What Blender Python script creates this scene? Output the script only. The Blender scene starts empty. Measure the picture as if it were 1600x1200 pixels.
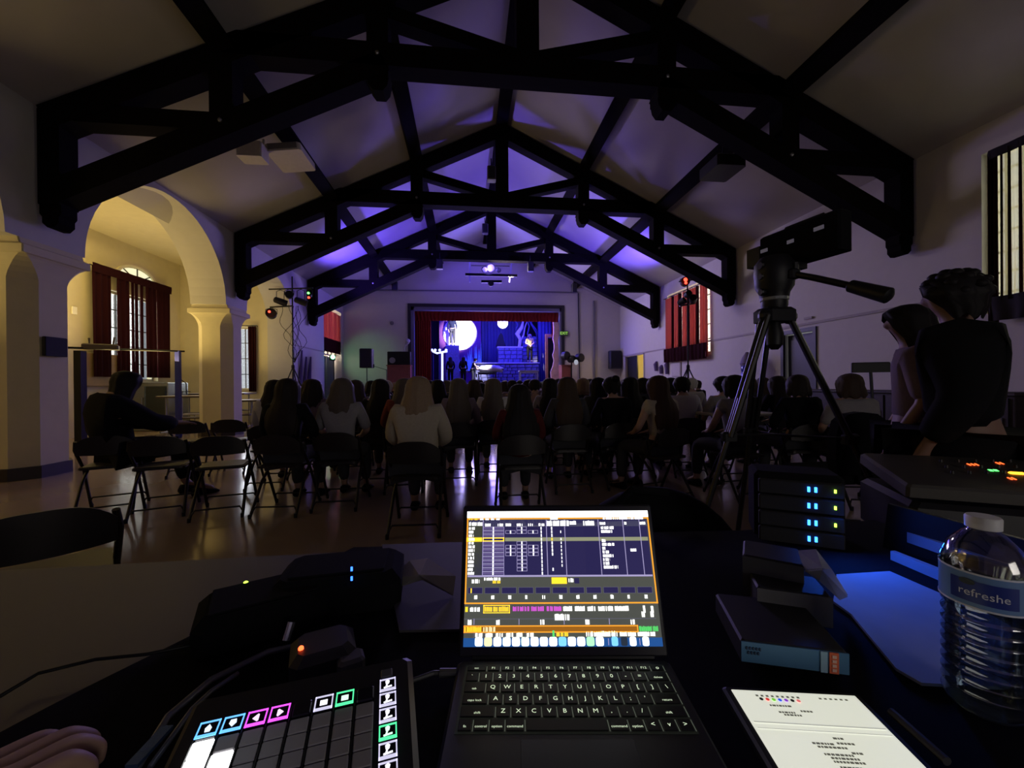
import bpy, bmesh, math, random
from mathutils import Vector, Matrix, Euler
random.seed(7)
SC = bpy.context.scene
COL = SC.collection
PI = math.pi

# ---------------------------------------------------------------- camera
F = 621.0; YAW = .1117; PITCH = -.0022; ROLL = -.0088; CAM = Vector((0, 0, 1.2))
_fwd = Vector((math.sin(YAW)*math.cos(PITCH), math.cos(YAW)*math.cos(PITCH), math.sin(PITCH)))
_r0 = Vector((math.cos(YAW), -math.sin(YAW), 0)); _u0 = _r0.cross(_fwd)
RT = math.cos(ROLL)*_r0 + math.sin(ROLL)*_u0; UP = -math.sin(ROLL)*_r0 + math.cos(ROLL)*_u0
cam_data = bpy.data.cameras.new('camera'); cam = bpy.data.objects.new('camera', cam_data); COL.objects.link(cam)
cam_data.sensor_width = 36; cam_data.lens = 36*F/1600; cam_data.clip_start = .02; cam_data.clip_end = 100
cam.matrix_world = Matrix(((RT.x, UP.x, -_fwd.x, CAM.x), (RT.y, UP.y, -_fwd.y, CAM.y), (RT.z, UP.z, -_fwd.z, CAM.z), (0, 0, 0, 1)))
SC.camera = cam
# ---------------------------------------------------------------- exposure and world
SC.view_settings.view_transform = 'Standard'; SC.view_settings.look = 'None'
SC.view_settings.gamma = 1; SC.view_settings.use_curve_mapping = False
SC.view_settings.exposure = 0
world = bpy.data.worlds.new('world'); SC.world = world; world.use_nodes = True
world.node_tree.nodes['Background'].inputs[0].default_value = (.9, .95, 1, 1)
world.node_tree.nodes['Background'].inputs[1].default_value = .6

def area(name, loc, target, sx, sy, power, color, spread=180):
    d = bpy.data.lights.new(name, 'AREA'); d.shape = 'RECTANGLE'; d.size = sx; d.size_y = sy
    d.energy = power; d.color = color; d.spread = math.radians(spread)
    o = bpy.data.objects.new(name, d); COL.objects.link(o); o.location = loc
    o.rotation_euler = (Vector(target)-Vector(loc)).to_track_quat('-Z', 'Y').to_euler()
    return o
def spot(name, loc, target, power, color, angle, blend=.5, size=.1):
    d = bpy.data.lights.new(name, 'SPOT'); d.energy = power; d.color = color
    d.spot_size = math.radians(angle); d.spot_blend = blend; d.shadow_soft_size = size
    o = bpy.data.objects.new(name, d); COL.objects.link(o); o.location = loc
    o.rotation_euler = (Vector(target)-Vector(loc)).to_track_quat('-Z', 'Y').to_euler()
    return o

XL, XR, XA = -5.64, 7.55, -9.2          # arcade wall, right wall, aisle wall
YB, YF, YA = -4.0, 19.0, 13.95          # back wall, stage wall, aisle end wall
CX = .947                               # axis of the hall
WT = 4.98                               # wall top
YEL = (1, .72, .26)
# aisle ceiling lamps, added upward bounce fills, daylight, stage wash, light towers
area('aisle_lamp', (-7.9, 9.6, 4.9), (-7.9, 9.6, 0), .8, 3.5, 40, YEL)
area('aisle_bounce_fill', (-8.0, 9.4, 1.9), (-7.6, 9.4, 6), .7, 3.2, 75, YEL)  # added upward fill standing in for light bounced off the aisle floor
area('aisle_bounce_fill_south', (-8.0, 4.6, 1.9), (-7.6, 4.6, 6), .7, 2.4, 55, YEL)  # same added floor-bounce fill, south part of the aisle
area('aisle_bounce_fill_end', (-7.6, 12.7, 1.6), (-7.4, 12.7, 6), .6, 1.2, 22, YEL)  # same added floor-bounce fill, far end of the aisle
area('aisle_lamp_south', (-7.9, 3.0, 4.9), (-7.9, 3, 0), .8, 3, 22, YEL)
area('daylight_aisle_window', (-9.75, 12.2, 3.0), (-7, 12.2, 2.9), 1.9, 3.0, 170, (1, .97, .85))
area('daylight_aisle_end', (-7.6, 14.6, 2.2), (-7.6, 10, 2.1), 1.7, 2.3, 110, (.95, .95, 1))
area('daylight_right_far', (8.1, 12.95, 3.25), (5, 12.95, 3.2), 2.6, 2.6, 240, (1, .9, .62))
area('daylight_right_near', (8.1, 3.75, 3.4), (5, 3.75, 3.3), 2.6, 2.6, 70, (1, .93, .6))
area('daylight_left_far', (-6.2, 17.6, 3.3), (-3, 17.6, 3.2), 2.2, 2.4, 160, (1, .8, .6))
area('corridor_lamp', (8.15, 16.6, 2.3), (8.45, 19.5, 1.2), .3, .3, 22, (1, .68, .14))
area('stage_wash_out', (1.0, 19.7, 3.6), (1.0, 8, 4.6), 6.5, 1.0, 380, (.18, .12, 1))
spot('tower_uplight_mid', (-4.5, 13.0, 3.7), (1.2, 9.2, 7.6), 700, (.2, .13, 1), 48, 1, .2)
spot('tower_uplight_mid_right', (6.0, 12.0, 3.7), (1.8, 9.6, 7.4), 500, (.22, .14, 1), 46, 1, .2)
area('rear_audience_fill', (2.5, -3.8, 1.6), (.5, 6, .9), 2.0, 1.6, 15, (1, .93, .85), 110)  # added fill for the audience's backs; the back wall has no doorway
area('stage_spill', (.2, 19.5, 3.0), (5.2, 9, 1.8), 5, 1.4, 130, (1, .80, .94))
area('bar_wall_fill', (1.2, 15.7, 5.4), (6.6, 11.2, 1.6), 2.2, .4, 120, (1, .82, .94))  # added area under the bar, steepens the light falloff along the right wall
spot('bar_uplight', (.9, 16.0, 5.75), (.9, 17.2, 8.0), 380, (.16, .12, 1), 150, .8, .2)
spot('tower_uplight_left', (-4.6, 13.2, 3.6), (-1.4, 14.2, 7.0), 1500, (.13, .07, 1), 110, .8, .2)
spot('tower_uplight_right', (6.4, 12.6, 3.7), (3.4, 13.6, 7.0), 1400, (.14, .08, 1), 110, .8, .2)
area('stage_blue_top', (1.0, 20.2, 4.7), (1.0, 21.8, 1.5), 6, .5, 420, (.03, .02, 1))
area('stage_blue_side', (4.2, 20.0, 4.3), (-.5, 22, 2.0), 1.2, .6, 90, (.05, .04, 1))
spot('stage_side_spill', (4.7, 18.6, 2.3), (7.5, 17.9, 2.9), 130, (.08, .05, 1), 60, 1, .1)
spot('stage_side_spill_left', (-2.95, 18.6, 2.6), (-5.6, 15.0, 2.7), 150, (.10, .07, 1), 70, 1, .1)
spot('moon_spot', (.6, 19.9, 4.6), (-.42, 22.3, 4.05), 2600, (1, .95, .95), 42, .5, .1)
spot('table_spot', (1.0, 19.8, 4.6), (.68, 20.4, 2.05), 3200, (.9, .9, 1), 26, .5, .08)
spot('soloist_spot', (2.0, 19.8, 4.5), (3.34, 21.15, 3.0), 1500, (1, .85, .6), 20, .5, .08)
# ---------------------------------------------------------------- helpers
def P(px, py, X=None, Y=None, Z=None, D=None):
    """the point where a ray of the 1600x1200 frame meets a plane of the hall"""
    d = _fwd + (px-800)/F*RT - (py-600)/F*UP
    if Z is not None: t = (Z-CAM.z)/d.z
    elif Y is not None: t = Y/d.y
    elif X is not None: t = X/d.x
    else: t = D
    return CAM + d*t

MATS = {}
def mat(name, color, rough=.6, metal=0., emit=None, strength=0., noise=.12, scale=18., bump=0., spec=.5):
    if name in MATS: return MATS[name]
    m = bpy.data.materials.new(name); m.use_nodes = True
    nt = m.node_tree; b = nt.nodes['Principled BSDF']
    b.inputs['Roughness'].default_value = rough; b.inputs['Metallic'].default_value = metal
    b.inputs['Specular IOR Level'].default_value = spec
    c = (*color, 1)
    b.inputs['Base Color'].default_value = c
    if noise > 0 or bump > 0:
        tc = nt.nodes.new('ShaderNodeTexCoord'); n = nt.nodes.new('ShaderNodeTexNoise')
        n.inputs['Scale'].default_value = scale; n.inputs['Detail'].default_value = 4
        nt.links.new(tc.outputs['Object'], n.inputs['Vector'])
        if noise > 0:
            mx = nt.nodes.new('ShaderNodeMix'); mx.data_type = 'RGBA'
            mx.inputs[6].default_value = tuple(v*(1-noise) for v in color)+(1,)
            mx.inputs[7].default_value = tuple(min(1, v*(1+noise)) for v in color)+(1,)
            nt.links.new(n.outputs['Fac'], mx.inputs[0]); nt.links.new(mx.outputs[2], b.inputs['Base Color'])
        if bump > 0:
            bp = nt.nodes.new('ShaderNodeBump'); bp.inputs['Strength'].default_value = bump
            bp.inputs['Distance'].default_value = .02
            nt.links.new(n.outputs['Fac'], bp.inputs['Height']); nt.links.new(bp.outputs['Normal'], b.inputs['Normal'])
    if emit:
        b.inputs['Emission Color'].default_value = (*emit, 1); b.inputs['Emission Strength'].default_value = strength
    MATS[name] = m
    return m
def cloth_mat(name, color, trans):
    if name in MATS: return MATS[name]
    m = mat(name, color, .9, spec=.1); nt = m.node_tree; b = nt.nodes['Principled BSDF']
    out = nt.nodes['Material Output']; t = nt.nodes.new('ShaderNodeBsdfTranslucent'); t.inputs[0].default_value = (*color, 1)
    mx = nt.nodes.new('ShaderNodeMixShader'); mx.inputs[0].default_value = trans
    nt.links.new(b.outputs[0], mx.inputs[1]); nt.links.new(t.outputs[0], mx.inputs[2]); nt.links.new(mx.outputs[0], out.inputs[0])
    return m
def net_mat(name, color, see=.5):
    m = cloth_mat(name, color, .7); nt = m.node_tree; out = nt.nodes['Material Output']; last = out.inputs[0].links[0].from_socket
    t = nt.nodes.new('ShaderNodeBsdfTransparent'); mx = nt.nodes.new('ShaderNodeMixShader'); mx.inputs[0].default_value = see
    nt.links.new(last, mx.inputs[1]); nt.links.new(t.outputs[0], mx.inputs[2]); nt.links.new(mx.outputs[0], out.inputs[0])
    return m
def clear_mat(name, color=(1, 1, 1), gloss=.12, rough=.05):
    if name in MATS: return MATS[name]
    m = bpy.data.materials.new(name); m.use_nodes = True; nt = m.node_tree
    nt.nodes.remove(nt.nodes['Principled BSDF']); out = nt.nodes['Material Output']
    t = nt.nodes.new('ShaderNodeBsdfTransparent'); t.inputs[0].default_value = (*color, 1)
    g = nt.nodes.new('ShaderNodeBsdfGlossy'); g.inputs['Roughness'].default_value = rough
    lw = nt.nodes.new('ShaderNodeLayerWeight'); lw.inputs[0].default_value = .35
    mp = nt.nodes.new('ShaderNodeMath'); mp.operation = 'MULTIPLY_ADD'; mp.inputs[1].default_value = .6; mp.inputs[2].default_value = gloss*.3
    nt.links.new(lw.outputs['Fresnel'], mp.inputs[0])
    mx = nt.nodes.new('ShaderNodeMixShader'); nt.links.new(mp.outputs[0], mx.inputs[0])
    nt.links.new(t.outputs[0], mx.inputs[1]); nt.links.new(g.outputs[0], mx.inputs[2]); nt.links.new(mx.outputs[0], out.inputs[0])
    MATS[name] = m
    return m

class MB:
    def __init__(s): s.v = []; s.f = []
    def add(s, vs, fs):
        o = len(s.v); s.v += [Vector(v) for v in vs]; s.f += [[i+o for i in f] for f in fs]; return s
    def box(s, c, d, rot=None):
        x, y, z = d[0]/2, d[1]/2, d[2]/2; c = Vector(c)
        vs = [Vector((i*x, j*y, k*z)) for i in (-1, 1) for j in (-1, 1) for k in (-1, 1)]
        if rot is not None:
            R = rot if isinstance(rot, Matrix) else Euler(rot).to_matrix()
            vs = [R @ v for v in vs]
        return s.add([v+c for v in vs], [(0, 1, 3, 2), (4, 6, 7, 5), (0, 4, 5, 1), (2, 3, 7, 6), (0, 2, 6, 4), (1, 5, 7, 3)])
    def bbox(s, a, b):
        a = Vector(a); b = Vector(b); return s.box((a+b)/2, b-a)
    def cbox(s, c, d, ch=.004, rot=None):
        """box with chamfered edges along its four upright corners and its top rim"""
        x, y, z = d[0]/2, d[1]/2, d[2]/2
        def ring(k, i): return [(-x+i, -y+ch, k), (-x+ch, -y+i, k), (x-ch, -y+i, k), (x-i, -y+ch, k), (x-i, y-ch, k), (x-ch, y-i, k), (-x+ch, y-i, k), (-x+i, y-ch, k)]
        vs = ring(-z, 0)+ring(z-ch, 0)+[(px*(1-ch/x), py*(1-ch/y), z) for px, py, _ in ring(z, 0)]
        R = (rot if isinstance(rot, Matrix) else Euler(rot).to_matrix()) if rot is not None else Matrix.Identity(3)
        c = Vector(c); vs = [R @ Vector(v)+c for v in vs]
        fs = [tuple(range(7, -1, -1)), tuple(range(16, 24))]
        for L in (0, 8):
            for i in range(8): j = (i+1) % 8; fs.append((L+i, L+j, L+8+j, L+8+i))
        return s.add(vs, fs)
    def beam(s, a, b, w, h, up=(0, 0, 1)):
        a = Vector(a); b = Vector(b); d = (b-a); L = d.length; d.normalize()
        u = Vector(up); x = d.cross(u)
        if x.length < 1e-4: x = d.cross(Vector((0, 1, 0)))
        x.normalize(); z = x.cross(d)
        R = Matrix((x, d, z)).transposed()
        return s.box((a+b)/2, (w, L, h), R)
    def tube(s, pts, r, n=8, caps=True):
        pts = [Vector(p) for p in pts]; rs = r if isinstance(r, (list, tuple)) else [r]*len(pts)
        vs = []; fs = []; prev = None
        for i, p in enumerate(pts):
            t = (pts[min(i+1, len(pts)-1)]-pts[max(i-1, 0)]).normalized()
            if prev is None:
                a = Vector((0, 0, 1)) if abs(t.z) < .9 else Vector((1, 0, 0)); x = t.cross(a).normalized()
            else:
                x = (prev - t*prev.dot(t)).normalized()
            prev = x; y = t.cross(x)
            vs += [p+(x*math.cos(2*PI*k/n)+y*math.sin(2*PI*k/n))*rs[i] for k in range(n)]
        for i in range(len(pts)-1):
            for k in range(n): fs.append((i*n+k, i*n+(k+1) % n, (i+1)*n+(k+1) % n, (i+1)*n+k))
        if caps: fs += [tuple(range(n-1, -1, -1)), tuple(range((len(pts)-1)*n, len(pts)*n))]
        return s.add(vs, fs)
    def lathe(s, prof, c=(0, 0, 0), n=24, rot=None, off=0.):
        """prof = [(radius, height)...] turned about z"""
        R = Euler(rot).to_matrix() if rot is not None else Matrix.Identity(3); c = Vector(c); vs = []; fs = []
        for r, z in prof: vs += [R @ Vector((r*math.cos(2*PI*k/n+off), r*math.sin(2*PI*k/n+off), z))+c for k in range(n)]
        for i in range(len(prof)-1):
            for k in range(n): fs.append((i*n+k, i*n+(k+1) % n, (i+1)*n+(k+1) % n, (i+1)*n+k))
        if prof[0][0] > 1e-5: fs.append(tuple(range(n-1, -1, -1)))
        if prof[-1][0] > 1e-5: fs.append(tuple(range((len(prof)-1)*n, len(prof)*n)))
        return s.add(vs, fs)
    def ball(s, c, r, n=14, m=9):
        r = r if isinstance(r, (tuple, list)) else (r, r, r); c = Vector(c); vs = []; fs = []
        for i in range(m+1):
            a = PI*i/m
            vs += [c+Vector((r[0]*math.sin(a)*math.cos(2*PI*k/n), r[1]*math.sin(a)*math.sin(2*PI*k/n), -r[2]*math.cos(a))) for k in range(n)]
        for i in range(m):
            for k in range(n): fs.append((i*n+k, i*n+(k+1) % n, (i+1)*n+(k+1) % n, (i+1)*n+k))
        return s.add(vs, fs)
    def prism(s, poly, axis, a, b):
        """polygon in the other two axes, extruded along axis from a to b"""
        def mk(p, t): return {'x': (t, p[0], p[1]), 'y': (p[0], t, p[1]), 'z': (p[0], p[1], t)}[axis]
        n = len(poly); vs = [mk(p, a) for p in poly]+[mk(p, b) for p in poly]
        fs = [tuple(range(n)), tuple(range(2*n-1, n-1, -1))]+[(i, (i+1) % n, (i+1) % n+n, i+n) for i in range(n)]
        return s.add(vs, fs)
    def move(s, M):
        s.v = [M @ v for v in s.v]; return s

WL = {}
def mesh_from(name, mb, shift):
    me = bpy.data.meshes.new(name); me.from_pydata([tuple(v-shift) for v in mb.v], [], mb.f)
    bm = bmesh.new(); bm.from_mesh(me); bmesh.ops.remove_doubles(bm, verts=bm.verts, dist=1e-5)
    bmesh.ops.recalc_face_normals(bm, faces=bm.faces); bm.to_mesh(me); bm.free()
    return me
def tag(o, label=None, cat=None, group=None, kind=None):
    if label: o['label'] = label
    if cat: o['category'] = cat
    if group: o['group'] = group
    if kind: o['kind'] = kind
    return o
def obj(name, mb, material, parent=None, smooth=False, origin=None):
    """one mesh object; geometry is given in hall coordinates"""
    if origin is None:
        lo = Vector([min(v[i] for v in mb.v) for i in range(3)]); hi = Vector([max(v[i] for v in mb.v) for i in range(3)])
        origin = Vector(((lo.x+hi.x)/2, (lo.y+hi.y)/2, lo.z if parent is None else (lo.z+hi.z)/2))
    origin = Vector(origin)
    me = mesh_from(name, mb, origin)
    if material: me.materials.append(material)
    if smooth:
        for p in me.polygons: p.use_smooth = True
        if smooth != 'all':
            try: me.set_sharp_from_angle(angle=math.radians(35))
            except Exception: pass
    o = bpy.data.objects.new(name, me); COL.objects.link(o)
    if parent: o.parent = parent; o.location = origin-WL[parent.name]
    else: o.location = origin
    WL[o.name] = origin
    return o
def thing(name, label, cat, loc=(0, 0, 0), group=None):
    o = bpy.data.objects.new(name, None); COL.objects.link(o); o.location = loc; o.empty_display_size = .1
    WL[o.name] = Vector(loc)
    return tag(o, label, cat, group)
def struct(name, mb, material, parent=None, smooth=False):
    o = obj(name, mb, material, parent, smooth)
    if parent is None: o['kind'] = 'structure'
    return o
def kids(o): return [c for c in COL.objects if c.parent == o]
KID = {}
def note_tree(o):
    KID[o.name] = [(c, [g for g in kids(c)]) for c in kids(o)]
def dup(root, loc, rz=0., scale=1., label=None, group=None):
    if root.name not in KID: note_tree(root)
    r = root.copy(); COL.objects.link(r); r.location = loc; r.rotation_euler = (0, 0, rz); r.scale = (scale,)*3
    if label: r['label'] = label
    if group: r['group'] = group
    for c, gs in KID[root.name]:
        k = c.copy(); COL.objects.link(k); k.parent = r
        for g in gs:
            q = g.copy(); COL.objects.link(q); q.parent = k
    return r
def text_mesh(txt, size, mb, place, extrude=0.0004):
    """letters as flat geometry; place maps (x, y, z) of the text to the hall"""
    cu = bpy.data.curves.new('t', 'FONT'); cu.body = txt; cu.size = size; cu.align_x = 'CENTER'; cu.align_y = 'CENTER'; cu.resolution_u = 2; cu.extrude = extrude
    o = bpy.data.objects.new('t', cu); COL.objects.link(o); bpy.context.view_layer.update()
    me = o.to_mesh(); vs = [place(v.co) for v in me.vertices]; fs = [tuple(p.vertices) for p in me.polygons]
    mb.add(vs, fs); o.to_mesh_clear(); bpy.data.objects.remove(o); bpy.data.curves.remove(cu)
    return mb

plaster = mat('plaster', (.52, .50, .47), .85, noise=.05, scale=6, bump=.15)
plaster_aisle = mat('aisle_plaster', (.60, .54, .35), .85, noise=.07, scale=5, bump=.3)
ceil_m = mat('ceiling_plaster', (.42, .40, .38), .9, noise=.06, scale=3, bump=.1)
wood_dark = mat('stained_timber', (.004, .003, .0025), .9, noise=.4, scale=5, bump=.2, spec=.06)
black = mat('black_plastic', (.006, .006, .007), .5, noise=.2, spec=.3)
blackm = mat('black_metal', (.008, .008, .009), .35, .3, noise=.2, spec=.4)
black_fab = mat('black_fabric', (.005, .005, .006), .95, noise=.3, scale=80, spec=.1)
steel = mat('grey_steel', (.25, .25, .26), .35, .8)
chair_m = mat('chair_brown_enamel', (.010, .007, .006), .45, .2, noise=.15)
red_cur = cloth_mat('red_curtain_cloth', (.45, .15, .14), .5)
red_velvet = mat('red_stage_velvet', (.22, .02, .015), .9, noise=.3, scale=30, spec=.1)
# ---------------------------------------------------------------- room shell
floor_m = mat('polished_floor', (.25, .19, .145), .16, noise=.12, scale=1.5, spec=.5)
mb = MB().bbox((XA-.3, YB-.3, -.15), (XR+.3, YF+.25, 0)); struct('floor', mb, floor_m)
AP = 8.05            # underside of the roof at the ridge
def roof_z(x): return AP - (abs(x-CX))*.474
mb = MB()
e = 7.2
mb.prism([(CX-e, roof_z(CX-e)), (CX, AP), (CX+e, roof_z(CX+e)), (CX+e, roof_z(CX+e)+.15), (CX, AP+.15), (CX-e, roof_z(CX-e)+.15)], 'y', YB-.3, YF+.3)
struct('ceiling', mb, ceil_m)
mb = MB().bbox((XA-.3, YB, 5.1), (XL-.4, YA+.2, 5.25)); o = struct('ceiling_aisle', mb, plaster_aisle)

def holed(mbx, axis, t0, t1, u0, u1, z0, z1, holes):
    """slab of wall with rectangular openings; u runs along the wall"""
    us = sorted({u0, u1, *[h[0] for h in holes], *[h[1] for h in holes]}); zs = sorted({z0, z1, *[h[2] for h in holes], *[h[3] for h in holes]})
    for i in range(len(us)-1):
        for j in range(len(zs)-1):
            cu, cz = (us[i]+us[i+1])/2, (zs[j]+zs[j+1])/2
            if any(h[0] < cu < h[1] and h[2] < cz < h[3] for h in holes): continue
            if axis == 'x': mbx.bbox((t0, us[i], zs[j]), (t1, us[i+1], zs[j+1]))
            else: mbx.bbox((us[i], t0, zs[j]), (us[i+1], t1, zs[j+1]))
    return mbx
WINR = [(11.65, 14.3, 2.1, 4.45), (2.45, 5.05, 2.15, 4.5)]
struct('wall_right', holed(MB(), 'x', XR, XR+.35, YB, YF+.3, 0, WT, WINR+[(16.35, 18.37, 0, 2.42), (7.9, 8.76, 0, 2.3)]), plaster)
struct('wall_back', MB().prism([(XA-.3, 0), (XR+.3, 0), (XR+.3, 4.9), (CX, 8.2), (XL-.6, 5.2), (XA-.3, 5.2)], 'y', YB-.3, YB), plaster)
# stage wall with its gable and the proscenium opening
PX0, PX1, PZ0, PZ1 = -2.60, 4.58, 1.15, 4.82
mb = MB(); holed(mb, 'y', YF, YF+.3, XL-.3, XR+.35, 0, WT, [(PX0, PX1, PZ0, PZ1)])
mb.prism([(XL-.3, WT), (XR+.35, WT), (CX, AP+.08)], 'y', YF, YF+.3)
struct('wall_front', mb, plaster)
# arcade wall
ARCH = [(-.68, 1.74), (3.82, 1.74), (8.33, 1.74), (12.32, 1.36)]; SPR = 3.12; XW = -6.42
mb = MB(); N = 28
def arcade():
    prof = []
    y = YB
    for c, r in ARCH:
        r2 = r
        if c-r2 > y: mb.bbox((XW, y, SPR if y > YB else 0), (XL, c-r2, WT+.05))
        for k in range(N):
            a0, a1 = PI-PI*k/N, PI-PI*(k+1)/N
            y0, y1, z0, z1 = c+r2*math.cos(a0), c+r2*math.cos(a1), SPR+r2*math.sin(a0), SPR+r2*math.sin(a1)
            mb.prism([(y0, z0), (y1, z1), (y1, WT+.05), (y0, WT+.05)], 'x', XW, XL)
        y = c+r2
    return y
yend = arcade()
holed(mb, 'x', XL-.78, XL, yend, YF, 0, WT+.05, [(16.5, 18.7, 0, 4.42)])
struct('wall_left', mb, plaster, smooth=False)
# aisle walls
holes_a = [(11.55, 12.95, 1.3, 4.0), (5.2, 6.8, 1.3, 4.0)]
mb = MB(); holed(mb, 'x', XA-.3, XA, YB, YA+.3, 0, 5.15, [(11.35, 13.0, 1.35, 3.72)])
# arched head of the aisle window: fill above spring
struct('wall_aisle', mb, plaster_aisle)
struct('wall_aisle_end', holed(MB(), 'y', YA, YA+.3, XA, XW+.02, 0, 5.15, [(-8.35, -6.95, 1.05, 3.12)]), plaster_aisle)
mb = MB(); mb.bbox((XA-.3, YB-.3, 0), (XL, YB, 5.2))
# plaster rail along the walls
tr = mat('rail_paint', (.32, .29, .28), .7)
struct('trim_1', MB().bbox((XR-.025, 9.0, 2.44), (XR, YF, 2.49)), tr)
struct('trim_2', MB().bbox((XR-.025, 5.2, 2.44), (XR, 9.0, 2.49)), tr)
struct('trim_3', MB().bbox((XL, 13.75, 2.49), (XL+.025, 16.4, 2.53)), tr)
base_m = mat('dark_baseboard', (.03, .022, .02), .5)
struct('baseboard_right', MB().bbox((XR-.02, YB, 0), (XR, 7.85, .14)).bbox((XR-.02, 8.8, 0), (XR, 16.3, .14)), base_m)
struct('baseboard_front', MB().bbox((XL, YF-.02, 0), (XR, YF, .14)), base_m)
struct('baseboard_left', MB().bbox((XL, 13.75, 0), (XL+.02, 16.5, .14)), base_m)

struct('wall_corridor', MB().bbox((XR+.35, 18.6, 0), (8.9, 18.7, 3)).bbox((8.8, 15.5, 0), (8.9, 18.7, 3)), plaster_aisle)
struct('ceiling_corridor', MB().bbox((XR+.35, 15.5, 3), (8.9, 18.7, 3.1)), plaster_aisle)
# pillars of the arcade
PIL = [(1.57, .76), (6.13, .76), (10.52, .72)]
for i, (py, w) in enumerate(PIL):
    lab = ['plaster pillar with chamfered corners behind the camera side of the arcade', 'nearest cream plaster pillar at the left edge of the hall', 'second cream plaster pillar, between the two arches of the aisle'][i]
    t = thing('arcade_pillar', lab, 'pillar', ((XL+XW)/2, py, 0), 'pillars of the arcade')
    cxp = (XL+XW)/2; hx = (XL-XW)/2; hy = w/2
    def octr(hx, hy, c, z): return [(cxp-hx, py-hy+c, z), (cxp-hx+c, py-hy, z), (cxp+hx-c, py-hy, z), (cxp+hx, py-hy+c, z), (cxp+hx, py+hy-c, z), (cxp+hx-c, py+hy, z), (cxp-hx+c, py+hy, z), (cxp-hx, py+hy-c, z)]
    def loft(rings):
        m = MB(); vs = [v for r_ in rings for v in r_]; n = 8; fs = [tuple(range(7, -1, -1)), tuple(range(len(vs)-8, len(vs)))]
        for a in range(len(rings)-1):
            for k in range(n): fs.append((a*n+k, a*n+(k+1) % n, (a+1)*n+(k+1) % n, (a+1)*n+k))
        return m.add(vs, fs)
    obj('shaft', loft([octr(hx, hy, .19, .16), octr(hx, hy, .19, 2.62)]), plaster_aisle, t)
    rings = [octr(hx, hy, .19, 2.62)]
    for q in range(1, 7):
        u = q/6; g = .08*(1-math.cos(u*PI/2)); rings.append(octr(hx+g, hy+g, .19*(1-u)+.012, 2.62+.30*math.sin(u*PI/2)))
    rings += [octr(hx+.08, hy+.08, .012, 3.02), octr(hx+.02, hy+.05, .012, 3.05), octr(hx, hy+.05, .012, SPR)]
    obj('capital', loft(rings), plaster_aisle, t)
    obj('plinth', loft([octr(hx+.03, hy+.03, .2, 0), octr(hx+.03, hy+.03, .2, .16)]), base_m, t)

# ---------------------------------------------------------------- roof trusses
TIE, HAM, FOOT, PEND = 5.95, 4.85, 3.32, 5.43
A1, A2, A3 = 2.19, 4.29, 6.42
def chord_z(x): return AP-.23-abs(x-CX)*.474
for ti, (ty, lab) in enumerate([(6.03, 'dark timber roof truss nearest the camera, across the top of the picture'), (10.49, 'dark timber roof truss second from the camera'), (14.95, 'dark timber roof truss nearest the stage')]):
    t = thing('roof_truss', lab, 'roof truss', (CX, ty, FOOT), 'timber roof trusses')
    W = .29
    for s in (-1, 1):
        X = lambda a: CX+s*a
        obj('top_chord', MB().beam((X(A3+.05), ty, chord_z(X(A3+.05))), (CX, ty, chord_z(CX)), W, .34), wood_dark, t)
        m = MB().beam((X(A3-.05), ty, 3.78), (X(A1-.1), ty, 5.86), W, .31); obj('lower_brace', m, wood_dark, t)
        m = MB().beam((X(A3), ty, HAM), (X(A2), ty, HAM), W*.9, .24); obj('hammer_beam', m, wood_dark, t)
        # wall post with a carved foot
        xo = X(A3); m = MB().bbox((xo-.13, ty-.13, 3.62), (xo+.13, ty+.13, chord_z(xo)+.1))
        m.prism([(xo-.13, 3.62), (xo+.13, 3.62), (xo+.13, 3.50), (xo+.10, 3.46), (xo+.10, 3.38), (xo+.04, 3.32), (xo-.04, 3.32), (xo-.10, 3.38), (xo-.10, 3.46), (xo-.13, 3.50)], 'y', ty-.11, ty+.11)
        obj('wall_post', m, wood_dark, t)
        xo = X(A2); obj('outer_post', MB().bbox((xo-.15, ty-.14, 4.70), (xo+.15, ty+.14, chord_z(xo)+.05)), wood_dark, t)
        xo = X(A1); m = MB().bbox((xo-.15, ty-.14, 5.62), (xo+.15, ty+.14, chord_z(xo)+.05))
        m.prism([(xo-.15, 5.62), (xo-.13, 5.52), (xo-.07, 5.44), (xo+.07, 5.44), (xo+.13, 5.52), (xo+.15, 5.62)], 'y', ty-.12, ty+.12)
        obj('queen_post', m, wood_dark, t)
        obj('web_brace', MB().beam((X(A1), ty, chord_z(X(A1))-.15), (CX+s*.12, ty, TIE+.15), W*.8, .2), wood_dark, t)
        b = MB()
        for (bx, bz) in ((A2, HAM), (A1, TIE)): b.lathe([(.03, 0), (.03, .02), (.012, .03)], (X(bx), ty-.145, bz), 8, (PI/2, 0, 0))
        obj('bolts', b, steel, t)
    obj('king_post', MB().bbox((CX-.17, ty-.14, TIE), (CX+.17, ty+.14, chord_z(CX)+.05)), wood_dark, t)
    obj('tie_beam', MB().beam((CX-A2, ty, TIE), (CX+A2, ty, TIE), W, .33), wood_dark, t)
for a, lab in ((-A2, 'dark purlin running lengthwise low on the left roof slope'), (-A1, 'dark purlin running lengthwise high on the left roof slope'), (0, 'dark ridge beam running along the top of the roof'), (A1, 'dark purlin running lengthwise high on the right roof slope'), (A2, 'dark purlin running lengthwise low on the right roof slope')):
    x = CX+a; z = AP-abs(a)*.474; ang = 0 if a == 0 else math.atan(.474)*(1 if a < 0 else -1)
    m = MB().box((x, (YB+YF)/2, z-.10), (.28, YF-YB, .22), (0, -ang, 0))
    tag(obj('purlin', m, wood_dark), lab, 'roof beam', 'purlins of the roof')

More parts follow.
